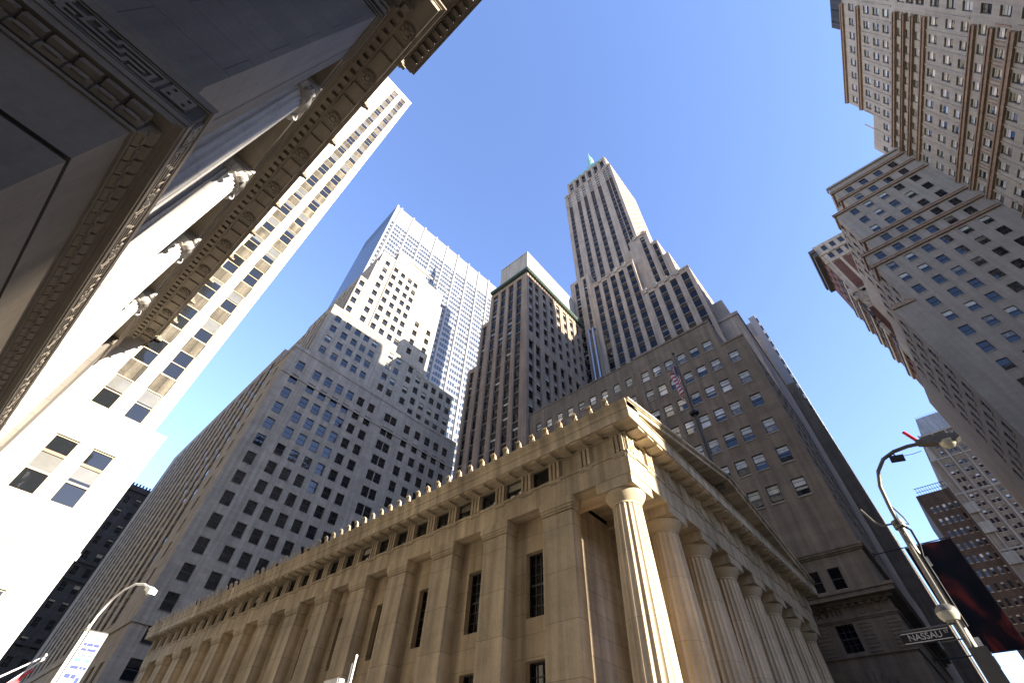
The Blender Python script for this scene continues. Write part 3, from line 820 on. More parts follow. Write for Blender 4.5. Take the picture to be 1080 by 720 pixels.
ring(en, 23.42, 23.95, 1.22, bankc); ring(en, 23.95, 24.05, 1.27, bankc); ring(en, 24.05, 24.3, 1.38, bankc)
y = 4.6
while y < YN - .2:
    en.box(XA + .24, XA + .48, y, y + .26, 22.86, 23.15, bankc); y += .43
x = -2.1
while x > -9:
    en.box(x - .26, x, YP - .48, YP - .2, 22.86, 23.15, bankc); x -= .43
rs = MB()
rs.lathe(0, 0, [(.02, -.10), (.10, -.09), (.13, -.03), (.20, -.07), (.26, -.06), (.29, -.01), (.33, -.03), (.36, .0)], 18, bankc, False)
for i in range(8):
    a = i * math.pi / 4; rs.obox((.2 * math.cos(a), .2 * math.sin(a), -.07), (.08 * math.cos(a), .08 * math.sin(a), 0), (-.03 * math.sin(a), .03 * math.cos(a), 0), (0, 0, .03), bankc)
rsm = rs.mesh('rosette')
lh = MB()
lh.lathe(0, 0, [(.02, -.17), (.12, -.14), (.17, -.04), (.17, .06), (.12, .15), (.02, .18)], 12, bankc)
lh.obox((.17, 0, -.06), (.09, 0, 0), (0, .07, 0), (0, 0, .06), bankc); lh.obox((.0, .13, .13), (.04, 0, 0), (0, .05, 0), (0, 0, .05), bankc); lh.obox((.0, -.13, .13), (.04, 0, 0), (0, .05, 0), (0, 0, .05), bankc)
lhm = lh.mesh('lion_head')
for k in range(11):
    y = 5.3 + 2.55 * k
    inst('rosette', rsm, BK.root, (XA + .89 - BK.loc.x, y - BK.loc.y, 23.42))
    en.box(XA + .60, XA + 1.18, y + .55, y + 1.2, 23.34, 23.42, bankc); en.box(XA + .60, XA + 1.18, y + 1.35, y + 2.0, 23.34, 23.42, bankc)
    inst('lion_head', lhm, BK.root, (XA + 1.40 - BK.loc.x, y + 1.3 - BK.loc.y, 24.18))
# upper storeys: set-back shaft, balustrade and a bracketed balcony cornice
BK.face('E', -2.9, 5.6, YN, 24.3, 60, bank, [(7.5 + 2.9 * k, 1.3) for k in range(8)], [(27.5 + 3.8 * k, 2.1) for k in range(8)], .3, 'sash')
w_.box(-32, -2.9, 5.6, YN, 24.3, 60, bank, 'BE')
bl = BK.part('balustrade')
bl.box(-12, -1.15, 4.2, 9.4, 24.3, 24.55, bankp); bl.box(-12, -1.2, 4.25, 9.35, 25.15, 25.35, bankp)
k = 0; y = 4.5
while y < 9.2:
    bl.lathe(-1.4, y, [(.09, 24.55), (.13, 24.7), (.06, 24.9), (.1, 25.1), (.1, 25.15)], 8, bankp); y += .34
uc = BK.part('upper_cornice')
uc.box(-12, -2.88, 4.6, 7.6, 24.3, 29.0, bank); uc.box(-12, -.9, 3.4, 7.7, 28.6, 29.2, bankp); uc.box(-12, -.35, 3.0, 8.0, 29.2, 29.75, bankp); uc.box(-12, -.18, 2.9, 8.1, 29.75, 30.1, bankp)
y = 3.2
while y < 7.8:
    uc.box(-.85, -.42, y, y + .24, 28.9, 29.2, bankp); y += .46
# carved garland courses between
for i in range(9):
    uc.box(-2.88, -1.9 + .1 * i, 3.6, 7.5, 26.2 + .27 * i, 26.36 + .27 * i, bankp)

# ================================================================== PALE ANNEX TOWER
AN = Building('pale_stone_tower', 'sunlit white stone tower with two window strips beside the dark colonnade', 'office tower', (2.07, 32))
S1, S2 = (-1.06, 1.10), (.74, 1.10)
AN.face('S', 32, -18, 2.83, 0, 18.2, annex, [(-1.03, 1.18), (.77, 1.18)], [(7.2, 3.2), (14.32, 3.22)], .22, 'trio')
AN.w.poly([(-18, 32, 18.2), (2.83, 32, 18.2), (2.83, 60, 18.2), (-18, 60, 18.2)], annex)
AN.face('E', 2.83, 32, 60, 0, 18.2, annex, [(36 + 4 * k, 1.6) for k in range(6)], [(7.2, 3.2), (14.3, 3.2)], .22, 'sash')
AN.strips('S', 32.05, -18, 2.09, 18.2, 98, annex, [S1, S2], 3.72, 2.36, 93.9, .2, 'pale', annexs, top=1.6, bot=.02)
AN.strips('E', 2.09, 32.05, 60, 18.2, 98, annex, [(34 + 2.2 * k, 1.1) for k in range(11)], 3.72, 2.36, 93.9, .2, 'pale', annexs, top=1.6, bot=.5)
AN.shell(-18, 2.09, 32.05, 60, 18.2, 98, annex, 'SE')
AN.w.box(-18, 2.83, 32, 60, 0, 18.2, annex, 'SEBT')
ac = AN.part('coping'); ac.box(-18, 2.15, 31.97, 60, 98, 98.5, annex)
ajs = AN.part('joint_strip')
for x in (-1.66, -.42, .14, 1.40): ajs.box(x - .018, x + .018, 31.992, 32.0, 0, 10.55, spandark)
aj = AN.part('belt_course'); aj.box(-18, 2.9, 31.93, 32.0, 10.6, 10.95, annex); aj.box(-18, 2.86, 31.97, 32.0, 17.9, 18.2, annex)

# ================================================================== GREY LIMESTONE SETBACK TOWER
AP = rad(-1.9)
PN = Building('setback_limestone_tower', 'grey limestone setback tower with sash windows and a stepped sunlit top', 'office tower', (17.6, 84.2), AP, local=True)
# local frame: x along the south front, y north
c1 = [3.0, 7.2, 10.2, 13.2, 16.2, 19.3, 22.4, 27.4, 29.3, 33.6, 37.1, 40.4, 43.5, 46.6]
r1_ = [72.6 - 4.06 * k for k in range(18)]
PN.face('S', 0, 0, 50, 0, 77, pine, [(c, 1.75) for c in c1], [(z, 2.4) for z in r1_ if z > 8], .3, 'sash')
PN.face('W', 0, 0, 10.5, 21.2, 77, pine, [(6.2, 1.6)], [(z, 2.5) for z in r1_ if z > 24], .35, 'sash')
PN.face('W', 0, 0, 10.5, 0, 21.2, pine, [(3.5, 2.0), (7.5, 2.0)], [(6, 5), (15, 3)], .35, 'sash')
PN.strips('W', 0, 10.5, 84, 21.2, 83.5, pine, [(13.2 + 5.65 * k, 2.9) for k in range(12)], 4.06, 2.9, 76.7, .13, 'dark', spandark, top=3.2, bot=1.0)
PN.face('W', 0, 10.5, 84, 0, 21.2, pine, [(13.5 + 4 * k, 2.2) for k in range(17)], [(6, 5), (15, 3)], .35, 'sash')
PN.shell(0, 50, 0, 10.5, 0, 77, pine, 'SW'); PN.shell(0, 50, 10.5, 84, 0, 83.5, pine, 'WS'); PN.w.box(0, 50, 10.5, 10.52, 77, 83.5, pine, 'BTN')
PN.shell(2, 40, 26, 46, 83.5, 86.5, pine); PN.shell(2, 40, 54, 78, 83.5, 90, pine)
bc = PN.part('cornice')
bc.box(-.25, 50.2, -.25, .0, 20.6, 21.3, pine); bc.box(-.25, 0, 0, 84, 20.6, 21.3, pine)
bc.box(-.15, 50.1, -.15, 0, 68.9, 69.4, pine); bc.box(-.12, 50.1, -.12, .35, 76.6, 77.5, pine); bc.box(-.12, .35, .35, 10.5, 76.6, 77.5, pine)
c2 = [6.1, 9.4, 12.4, 15.2, 18.0, 20.9, 23.8, 26.6, 31.0, 34.2, 37.3, 40.3, 43.2, 46.2]
r2_ = [94.2 - 4.03 * k for k in range(5)]
PN.face('S', 2, 3.5, 21.2, 77, 98, pine, [(c, 1.65) for c in c2[:6]], [(z, 2.2) for z in r2_], .3, 'sash')
PN.face('S', 2, 21.2, 33, 77, 95.9, pine, [(c, 1.65) for c in c2[6:9]], [(z - .3, 2.2) for z in r2_], .3, 'sash')
PN.face('S', 2, 33, 47.6, 77, 94.2, pine, [(c, 1.65) for c in c2[9:]], [(z - 2.3, 2.2) for z in r2_], .3, 'sash')
PN.strips('W', 3.5, 2, 40, 77, 98, pine, [(5 + 3.0 * k, 1.5) for k in range(11)], 4.03, 2.3, 94.2, .4, 'sash', pine, top=1.4)
PN.shell(3.5, 21.2, 2, 40, 77, 98, pine, 'SW'); PN.shell(21.2, 33, 2.003, 40, 77, 95.9, pine, 'S'); PN.shell(33, 47.6, 2.006, 40, 77, 94.2, pine, 'S')
bc.box(3.4, 21.3, 1.85, 2.0, 97.3, 98.3, pine); bc.box(21.3, 33, 1.9, 2.0, 95.2, 96.2, pine); bc.box(33, 47.7, 1.9, 2.0, 93.6, 94.5, pine)
wc = [9.2, 13.2, 16.2, 19.2, 22.2, 25.2, 28.2]
r3_ = [134.3 - 4.4 * k for k in range(9)]
def tier(x0, x1, y, z0, z1, cols, rows, skip=''):
    PN.face('S', y, x0, x1, z0, z1, pine, [(c, 1.7) for c in cols], [(z, 2.45) for z in rows], .45, 'sash')
    PN.shell(x0, x1, y, 36, z0, z1, pine, 'S' + skip)
    PN.w.box(x0 - .1, x1 + .1, y - .12, y + .3, z1 - .2, z1 + .7, pine, 'B')
tier(6.9, 9.4, 5.0, 98, 119, [8.1], [r for r in r3_ if r < 117], 'W')
PN.strips('W', 6.9, 5, 36, 98, 119, pine, [(7 + 3 * k, 1.4) for k in range(9)], 4.4, 2.3, 116.7, .3, 'sash', pine)
tier(9.4, 10.0, 5.0, 98, 131, [], [])
tier(10.0, 14.2, 5.0, 98, 138.4, [12.9], r3_)
tier(14.2, 15.4, 5.6, 98, 139.5, [], [])
tier(15.4, 21.0, 5.0, 98, 145.5, [16.6, 19.6], r3_)
tier(21.0, 28.0, 5.0, 98, 145.8, [22.6, 25.2], r3_)
tier(28.0, 37.0, 5.0, 98, 140.0, [30.2, 35.2], [r for r in r3_ if r < 121])
bc.box(21.2, 31, 4.7, 5.0, 144.4, 145.3, cream); bc.box(29.5, 33.5, 4.9, 5.0, 124, 133, pine)
PN.shell(37.0, 41, 10, 36, 94, 141, pine)

# ================================================================== WHITE GRID SLAB
AC = rad(-4.2)
CH = Building('white_slab_skyscraper', 'white slab skyscraper with tall thin piers and fine window grid rising behind the limestone tower', 'skyscraper', (35.5, 128.5), AC, local=True)
PU = [3.1 + 8.66 * k for k in range(10)]
ZR = [227.5 - 3.95 * k for k in range(36)]
edges = [0.0] + PU + [82.0]
cols_ = []
for a, b_ in zip(edges, edges[1:]):
    if b_ - a > 2.2: cols_.append(((a + b_) / 2, (b_ - a) - (1.3 if a else 1.4)))
CH.face('S', 0, 0, 82, 80, 246.5, chase, cols_, [(z, 2.3) for z in ZR], .18, 'rib')
CH.w.box(0, 82, 0, 34, 0, 80, chase, 'BT')
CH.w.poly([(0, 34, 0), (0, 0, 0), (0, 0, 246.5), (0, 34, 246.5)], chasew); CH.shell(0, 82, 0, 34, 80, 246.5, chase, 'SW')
cpz = CH.part('pier')
for u in [.45] + PU + [81.55]:
    cpz.box(u - .5, u + .5, -.75, .0, 60, 246.8, chase)
cw = CH.part('ribbon_window')
for z in ZR:
    if z > 110: cw.box(-.02, 0, .8, 33.2, z - .75, z + .75, glblue)
crf = CH.part('louvre_band')
for (a, b_) in zip(PU, PU[1:]): crf.box(a + 1.0, b_ - 1.0, -.03, .0, 232.5, 233.6, aluw)

# ================================================================== BROWN PIERED TOWER (middle)
MD = Building('piered_office_tower', 'brown piered tower with a pale penthouse above a green ledge', 'office tower', (49, 41.1))
wcol = [43.8, 46.55, 49.35, 52.15]
MD.strips('W', 49, 41.1, 54.0, 20, 103.2, midst, [(c, 1.7) for c in wcol], 3.68, 2.45, 99.7, .4, 'dark', top=1.4)
MD.strips('W', 49.02, 54.0, 56.6, 20, 92.2, midst, [(55.2, 1.35)], 3.68, 2.45, 88.6, .4, 'dark', top=1.4)
MD.strips('W', 49.04, 56.6, 59.4, 20, 77.2, midst, [(57.9, 1.35)], 3.68, 2.45, 73.9, .4, 'dark', top=1.4)
scol = [50.7, 53.2, 56.4, 59.4, 62.4, 65.5, 68.6, 71.7, 74.3]
MD.strips('S', 41.1, 49, 75.6, 78.4, 103.2, midst, [(c, 1.65) for c in scol], 3.68, 2.45, 99.7, .35, 'dark', mids, top=1.6, bot=1.2)
MD.strips('S', 41.1, 49, 75.6, 20, 78.4, midst, [(c, 1.65) for c in scol], 3.68, 2.45, 75.5, .35, 'dark', mids, top=1.6)
MD.shell(49, 75.6, 41.1, 54, 0, 103.2, midst, 'SW'); MD.shell(49.02, 75, 54, 56.6, 0, 92.2, midst, 'SW'); MD.shell(49.04, 74, 56.6, 59.4, 0, 77.2, midst, 'SW')
ml = MD.part('ledge'); ml.box(48.4, 74.8, 40.45, 53.6, 103.2, 103.5, copperd); ml.box(48.2, 74.9, 40.25, 53.7, 103.5, 104.2, copperd)
for k in range(26): ml.box(49 + k, 49.35 + k, 40.3, 40.45, 102.7, 103.2, copperd)
mp = MD.part('penthouse')
ph = stone('penthouse_stone', (.50, .46, .39), 2.2, 40, .03, .7, .05, .12)
mp.box(50.6, 73.5, 42.4, 52.5, 104.2, 116.8, ph, 'B')
for k in range(20): mp.box(51.4 + 1.1 * k, 52.1 + 1.1 * k, 42.34, 42.4, 106.5, 109.5, bronze)
mp.box(50.5, 73.6, 42.3, 52.6, 116.8, 117.2, ph)
mp.box(73.6, 75.6, 43, 52, 103.2, 112, ph, 'B')

# ================================================================== TALL BUFF TOWER
TW_ = Building('tall_setback_skyscraper', 'tallest buff brick skyscraper with stepped setbacks and a green copper spire tip', 'skyscraper', (74, 2.9))
def tblock(x, y0, y1, z0, z1, cols, ztop, s=True, xe=106, style='dark', xs=None):
    TW_.strips('W', x, y0, y1, z0, z1, tower, cols, 3.75, 2.4, ztop, .35, style, towerd, top=1.6)
    if s: TW_.face('S', y0, x, xe, z0, z1, tower, [(x + 2.4 + 2.75 * k, 1.3) for k in range(int((xe - x - 3) / 2.75))], [(ztop - 3.75 * k, 2.1) for k in range(40) if ztop - 3.75 * k > z0 + 1.5], .3, style)
    TW_.shell(x, xe, y0, y1, z0, z1, tower, 'W' + ('S' if s else ''))
tp = TW_.part('parapet')
def merl(x, y0, y1, z, cols):
    tp.box(x - .12, x + .4, y0 - .1, y1, z - .1, z + .5, tower)
    for c in cols: tp.box(x - .28, x + .3, c - .55, c + .55, z - .9, z + 1.0, cream)
L1 = [9.45, 12.55, 15.65, 18.75]
tblock(74, 7.7, 20.9, 30, 102.4, [(c, 1.7) for c in L1], 99.2); merl(74, 7.7, 20.9, 102.4, [11.0, 14.1, 17.2, 20.2])
L2 = [22.3, 25.2, 28.1, 31.0, 33.9]
tblock(74.05, 20.9, 36, 30, 119.6, [(c, 1.7) for c in L2], 116.6); merl(74.05, 20.9, 36, 119.6, [23.8, 26.7, 29.6, 32.5])
tblock(74.5, 36, 43.4, 30, 128, [(37.9, 1.1), (41.0, 1.4)], 124.6)
tblock(76.0, 11.0, 12.6, 102.4, 116, [], 113); tblock(76.0, 12.55, 14.6, 102.4, 125.2, [(13.6, 1.2)], 121.7); tblock(76.0, 14.5, 20.9, 102.4, 132.6, [(16.4, 1.35)], 129.5)
tblock(76.05, 20.85, 21.6, 102.4, 128, [], 125); merl(76, 14.5, 20.0, 132.6, [15.4, 18.6])
SH = [41.9, 40.3, 36.0, 32.6, 29.0, 25.4, 21.4, 19.75]
TW_.strips('W', 78, 18.0, 42.6, 102, 191, tower, [(c, 1.42 if c > 41 or c < 22 else 1.7) for c in SH], 3.75, 2.4, 178.2, .35, 'dark', towerd, top=.2)
TW_.strips('W', 78, 18.0, 42.6, 191, 204, tower, [(c, 1.42 if c > 41 or c < 22 else 1.7) for c in SH], 2.6, 1.5, 201, .35, 'pale', cream, top=1.2)
TW_.face('S', 18.0, 78, 100, 102, 204, tower, [(80 + 2.3 * k, 1.2) for k in range(9)], [(201.5 - 3.75 * k, 2.0) for k in range(26)], .3, 'dark')
TW_.shell(78, 100, 18, 42.6, 102, 204, tower, 'WS')
TW_.strips('W', 78.6, 19.2, 40.2, 204, 216, tower, [(21.5 + 3.4 * k, 1.7) for k in range(6)], 4.6, 3.6, 212, .6, 'dark', towerd, top=1.6)
TW_.face('S', 19.2, 78.6, 98, 204, 216, tower, [(81 + 3.4 * k, 1.5) for k in range(5)], [(209.5, 6)], .5, 'dark')
TW_.shell(78.6, 98, 19.2, 40.2, 204, 216, tower, 'WS')
for c in (19.9, 23.2, 26.6, 30.0, 33.4, 36.8, 40.0): tp.box(78.1, 78.9, c - .45, c + .45, 203, 216.4, tower)
merl(78, 18, 42.6, 204, [19, 24, 29, 34, 39, 42])
tr = TW_.part('copper_roof')
tr.box(79.6, 97.0, 20.2, 39.2, 216, 217.0, copper)
tr.box(78.55, 79.1, 20.2, 39.0, 216.0, 217.7, copper)
q0, q1 = [(80, 22, 217), (92, 22, 217), (92, 34, 217), (80, 34, 217)], [(82.6, 26.6, 231), (85.4, 26.6, 231), (85.4, 29.4, 231), (82.6, 29.4, 231)]
for k in range(4): tr.poly([q0[k], q0[(k + 1) % 4], q1[(k + 1) % 4], q1[k]], copper)
tr.poly(q1, copper)
ts = TW_.part('spire'); ts.lathe(84, 28, [(1.4, 230.9), (1.3, 236), (1.6, 236.6), (1.2, 240), (1.3, 240.6), (.6, 244), (.2, 247), (.07, 251)], 8, copper, False)
TW_.w.box(76.5, 112, 3.4, 7.69, 30, 81, tower, 'B'); tp.box(76.3, 112.2, 3.2, 7.69, 81, 82, tower); tp.box(78.5, 110, 5.0, 7.69, 82, 90, tower)
TW_.w.box(74.02, 106, 3.0, 43.4, 0, 30, tower, 'BT'); TW_.w.poly([(74.02, 3, 30), (106, 3, 30), (106, 43.4, 30), (74.02, 43.4, 30)], tower)
DU = MB((74.3, 40.2, 0))
t = thing('vent_duct', 'pair of bright metal ducts climbing between the brown tower and the skyscraper', 'duct', (75.3, 39.6, 54))
for k, (x, y) in enumerate(((75.4, 38.6), (75.4, 37.2))):
    b = MB((75.3, 39.6, 54)); b.tube([(73.2 - .0, y, 50), (73.2, y, 98.5), (73.5, y, 99.5), (74.6, y, 99.9)], .36, duct, 12); b.build('pipe', t)

# ================================================================== BROWN SANDSTONE OFFICE (behind the hall)
AS = Building('sandstone_office_block', 'brown sandstone office block with square windows directly behind the temple hall', 'office building', (49, 2.9))
ac_ = [7.55, 9.55, 11.55, 13.55, 15.55, 17.5]
ar = [49.57 - 3.82 * k for k in range(7)]
AS.face('W', 49.0, 6.0, 18.8, 20.4, 53.9, assay, [(c, 1.26) for c in ac_], [(z, 1.9) for z in ar], .22, 'sashb')
AS.face('W', 49.003, 2.9, 6.0, 20.4, 48.4, assay, [(5.0, 1.26)], [(z - .05, 1.9) for z in ar[1:]], .22, 'sashb')
AS.w.box(49, 72, 18.8, 18.82, 0, 53.9, assay, 'BT'); AS.w.poly([(49, 6, 48.4), (70, 6, 48.4), (70, 6, 53.9), (49, 6, 53.9)], assay)
AS.w.poly([(49, 6, 53.9), (72, 6, 53.9), (72, 18.8, 53.9), (49, 18.8, 53.9)], assay)
AS.face('W', 49.9, 18.8, 41.0, 0, 54.6, assay, [(20.6 + 2.28 * k, 1.15) for k in range(9)], [(50.9 - 3.82 * k, 1.75) for k in range(8)], .22, 'sashb')
AS.w.poly([(49.9, 18.8, 54.6), (74, 18.8, 54.6), (74, 41, 54.6), (49.9, 41, 54.6)], assay); AS.w.poly([(74, 41, 0), (49.9, 41, 0), (49.9, 41, 54.6), (74, 41, 54.6)], assay)
AS.w.poly([(49.9, 18.79, 53.9), (74, 18.79, 53.9), (74, 18.79, 54.6), (49.9, 18.79, 54.6)], assay)
AS.face('S', 2.9, 49.003, 74, 20.4, 48.4, assay, [(51 + 2.4 * k, 1.12) for k in range(9)], [(z - .05, 1.75) for z in ar[1:]], .22, 'sashb')
AS.w.poly([(49, 2.9, 48.4), (74, 2.9, 48.4), (74, 6, 48.4), (49, 6, 48.4)], assay)
AS.face('W', 49.0, 2.9, 18.8, 16.9, 20.4, assay, [(5.75, .98), (7.45, .95)], [(18.0, 1.75)], .25, 'dark')
AS.face('W', 49.0, 2.9, 18.8, 11.9, 15.9, assay, [(6.9, 1.35)], [(13.7, 1.95)], .3, 'iron')
AS.w.box(49, 74, 2.9, 18.8, 0, 20.4, assay, 'BTW'); AS.w.poly([(49, 18.8, 0), (49, 2.9, 0), (49, 2.9, 11.9), (49, 18.8, 11.9)], assay); AS.w.poly([(49, 18.8, 15.9), (49, 2.9, 15.9), (49, 2.9, 16.9), (49, 18.8, 16.9)], assay)
asc = AS.part('cornice')
for (za, zb, p) in ((20.0, 20.18, .22), (20.18, 20.4, .30), (19.85, 20.0, .10), (15.98, 16.25, .3), (16.25, 16.62, .75), (16.62, 16.85, .85), (14.95, 15.08, .12), (14.82, 14.95, .06), (12.42, 12.56, .10)):
    asc.box(49 - p, 49.0, 2.9 - p, 18.7, za, zb, assay); asc.box(49.0, 74, 2.9 - p, 2.9, za, zb, assay)
asc.box(48.9, 49.3, 6.0, 18.7, 53.9, 54.25, assay); asc.box(48.92, 49.2, 2.85, 5.98, 48.4, 48.7, assay); asc.box(49.82, 50.2, 18.9, 41, 54.6, 54.9, assay)
for k in range(26): asc.box(48.78, 49.0, 3.0 + .6 * k, 3.3 + .6 * k, 15.80, 15.978, assay)
# thin vertical joints between the window bays
asj = AS.part('pilaster_strip')
for c in (6.5, 8.55, 10.55, 12.55, 14.55, 16.5): asj.box(48.975, 49.0, c - .36, c + .36, 20.42, 53.2, assay)
# rusticated quoins, round medallions and arched opening
aq = AS.part('quoin')
for k in range(8):
    for (a, b_) in ((3.0, 3.9), (8.2, 9.2), (5.0, 5.9)):
        aq.box(48.93, 49.0, a + (.12 if k % 2 else 0), b_, 12.62 + .27 * k, 12.85 + .27 * k, assay)
med = AS.part('medallion')
for y in (5.1, 4.0):
    pts = [(48.99, y + .26 * math.cos(a), 15.5 + .26 * math.sin(a)) for a in [i * math.pi / 8 for i in range(17)]]
    med.tube(pts, .05, assay, 6)
arch = AS.part('arch')
for k in range(13):
    a = math.pi * (k + .5) / 13; cyy, czz = 6.6, 9.3
    arch.obox((48.95, cyy + 1.75 * math.cos(a), czz + 1.75 * math.sin(a)), (.06, 0, 0), (0, .40 * math.cos(a), .40 * math.sin(a)), (0, -.185 * math.sin(a), .185 * math.cos(a)), assay)
arch.poly([(48.985, 6.6 + 1.33 * math.cos(math.pi * i / 16), 9.3 + 1.33 * math.sin(math.pi * i / 16)) for i in range(17)] + [(48.985, 5.27, 5), (48.985, 7.93, 5)], bankd)
def text_mesh(name, txt, size, depth, mat, parent, loc, rot, align='CENTER'):
    cu = bpy.data.curves.new(name, 'FONT'); cu.body = txt; cu.size = size; cu.extrude = depth; cu.align_x = align; cu.align_y = 'CENTER'
    tmp = bpy.data.objects.new('tmp', cu); COL.objects.link(tmp)
    dg = bpy.context.evaluated_depsgraph_get(); me = bpy.data.meshes.new_from_object(tmp.evaluated_get(dg)); bpy.data.objects.remove(tmp)
    me.materials.clear(); me.materials.append(mat); me.name = name
    o = bpy.data.objects.new(name, me); COL.objects.link(o); o.parent = parent; o.location = loc; o.rotation_euler = rot
    return o
text_mesh('carved_date', 'M C M X V I I I', .62, .03, spandark, AS.root, (48.985 - AS.loc.x, 8.55 - AS.loc.y, 15.48), (rad(90), 0, rad(-90)))

# striped glass building further along, seen edge on
EL = Building('striped_glass_tower', 'narrow tower seen edge-on with white and blue glass bands, above the sandstone block', 'office tower', (110, .9))
EL.w.box(110, 140, 1.2, 30, 0, 84, assay, 'B'); EL.w.box(110, 140, 3.0, 30, 84, 104, tower, 'B')
egl = EL.part('glass_band'); ewh = EL.part('white_band')
for k in range(20, 30):
    z = 4 + 3.6 * k
    egl.box(110.3, 140, .95, 1.2, z, z + 2.2, glblue); ewh.box(110, 140, .8, 1.2, z + 2.2, z + 3.6, white)
erb = EL.part('pier')
for k in range(10): erb.box(111 + 3 * k, 112.2 + 3 * k, .8, 1.2, 0, 75.9, assay)
EL.w.box(110, 111, 1.2, 3.0, 84, 112, aluw)
EL.w.box(112, 140, 1.2, 30, 104, 111.9, aluw, 'B')
EN = Building('dark_street_wall_building', 'dark stone building continuing the street wall beyond the sandstone block', 'building', (141, 0))
EN.face('W', 141, .8, 20, 0, 62, assay, [(3 + 3 * k, 1.4) for k in range(5)], [(58 - 4 * k, 2.2) for k in range(12)], .3, 'far')
EN.face('S', .8, 141, 230, 0, 62, assay, [(144 + 3.4 * k, 1.4) for k in range(25)], [(58 - 4 * k, 2.2) for k in range(14)], .3, 'far')
EN.shell(141, 230, .8, 20, 0, 62, assay, 'WS')

# ================================================================== L-SHAPED OFFICE BLOCK ON THE RIGHT
BR = Building('banded_office_block', 'grey brick office block with brown belt courses and sky-blue windows at right', 'office building', (78, -40.56))
wy = [-37.4, -34.55, -31.7, -28.9, -26.2, -23.2]
wr = [101.4 - 3.74 * k for k in range(26)]
tiers = [(-18.3, 0, 65.9), (-21.2, 65.9, 80.85), (-23.2, 80.85, 95.8), (-26.3, 95.8, 105.3)]
for (yn, za, zb) in tiers:
    BR.face('W', 78, -40.56, yn, za, zb, broad, [(c, 1.3) for c in wy if c < yn - 1.6], [(z, 2.05) for z in wr if za + 1.2 < z < zb - 1.1], .22, 'sash')
    BR.face('N', yn, 78, 109.6, za, zb, broad, [(80.5 + 2.9 * k, 1.4) for k in range(6)], [(z, 2.05) for z in wr if za + 1.2 < z < zb - 1.1], .22, 'sash')
    BR.w.poly([(78, -40.56, zb), (109.6, -40.56, zb), (109.6, yn, zb), (78, yn, zb)], broad); BR.w.poly([(109.6, -40.56, za), (109.6, yn, za), (109.6, yn, zb), (109.6, -40.56, zb)], broad)
bb = BR.part('belt_course')
for z, yn in ((103.2, -26.3), (99.55, -26.3), (95.8, -23.3), (84.55, -23.2), (80.83, -21.3), (77.1, -21.2)):
    bb.box(77.65, 78, -40.3, yn + .6, z - .36, z + .36, terra); bb.box(77.55, 78, -40.3, yn + .55, z + .08, z + .24, terra); bb.box(78, 82, yn, yn + .35, z - .36, z + .36, terra)
bb.box(77.75, 78, -21.5, -18.1, 65.7, 66.5, terra); bb.box(77.75, 79, -26.2, -26.0, 105.3, 105.9, terra); bb.box(77.7, 78.2, -40.3, -26.3, 105.3, 105.9, broad)
AN2 = rad(12)
BN = Building('brown_striped_tower', 'tall buff brick tower with brown terracotta stripes and paired windows at top right corner', 'office tower', (78, -40.56), AN2, local=True)
nu = [-26.9 + 2.88 * k for k in range(9)] + [-.85]
nr = [122.0, 116.4, 113.0, 109.7, 105.1, 102.6, 99.9, 96.2, 92.3, 88.8, 85.1, 81.5, 77.7, 74.0, 70.3, 66.6, 62.9, 59.2, 55.5, 51.8, 48.1]
BN.face('N', 0, -50, -5.2, 0, 125.6, broadn, [(c, 1.55) for c in nu] + [(-29.9 - 2.9 * k, 1.5) for k in range(7)], [(z, 2.1) for z in nr], .32, 'sashb')
BN.shell(-50, -5.2, -16, 0, 0, 125.6, broadn, 'N')
BN.face('N', 0, -5.2, 3.2, 0, 114.5, broadn, [(-3.6, 1.55), (-.85, 1.55), (1.8, 1.3)], [(z, 2.1) for z in nr if z < 112], .32, 'sashb'); BN.shell(-5.2, 3.2, -16, 0, 0, 114.5, broadn, 'NW')
BN.face('N', -.6, 3.2, 14, 0, 108, broadn, [(5.0 + 2.8 * k, 1.3) for k in range(3)], [(z, 1.75) for z in nr if z < 106], .3, 'sashb'); BN.shell(3.2, 14, -16, -.6, 0, 108, broadn, 'NW')
bs_ = BN.part('belt_course')
for z, h in ((125.3, .9), (119.0, .9), (106.6, .8), (103.85, .5), (101.3, .6), (98.3, .9), (87.0, .9), (83.4, .9), (79.5, 1.1), (72, .8)):
    xe = -5.2 if z > 114 else -.1
    bs_.box(-27.6, xe, 0, .38, z - h / 2, z + h / 2, terra); bs_.box(-27.6, xe, 0, .55, z + h * .1, z + h * .4, terra)
sl_ = BN.part('sill_rib')
for u in [c - 1.44 for c in nu[:9]] + [-1.9]:
    for za, zb in ((108, 118), (88, 98), (74, 79)): sl_.box(u - .10, u + .10, 0, .16, za, zb, broadn)
pn_ = BN.part('window_surround')
for c in nu[:9]:
    pn_.box(c - 1.25, c - 1.0, 0, .1, 80.2, 83, terra); pn_.box(c + 1.0, c + 1.25, 0, .1, 80.2, 83, terra)
pt = BN.part('roof_plant_room'); pt.box(-46, -21, -13, -1.0, 125.6, 133, darkst)
for k in range(10): pt.box(-46 + 2.6 * k, -45.7 + 2.6 * k, -1.12, -1.0, 125.6, 133, blackm)

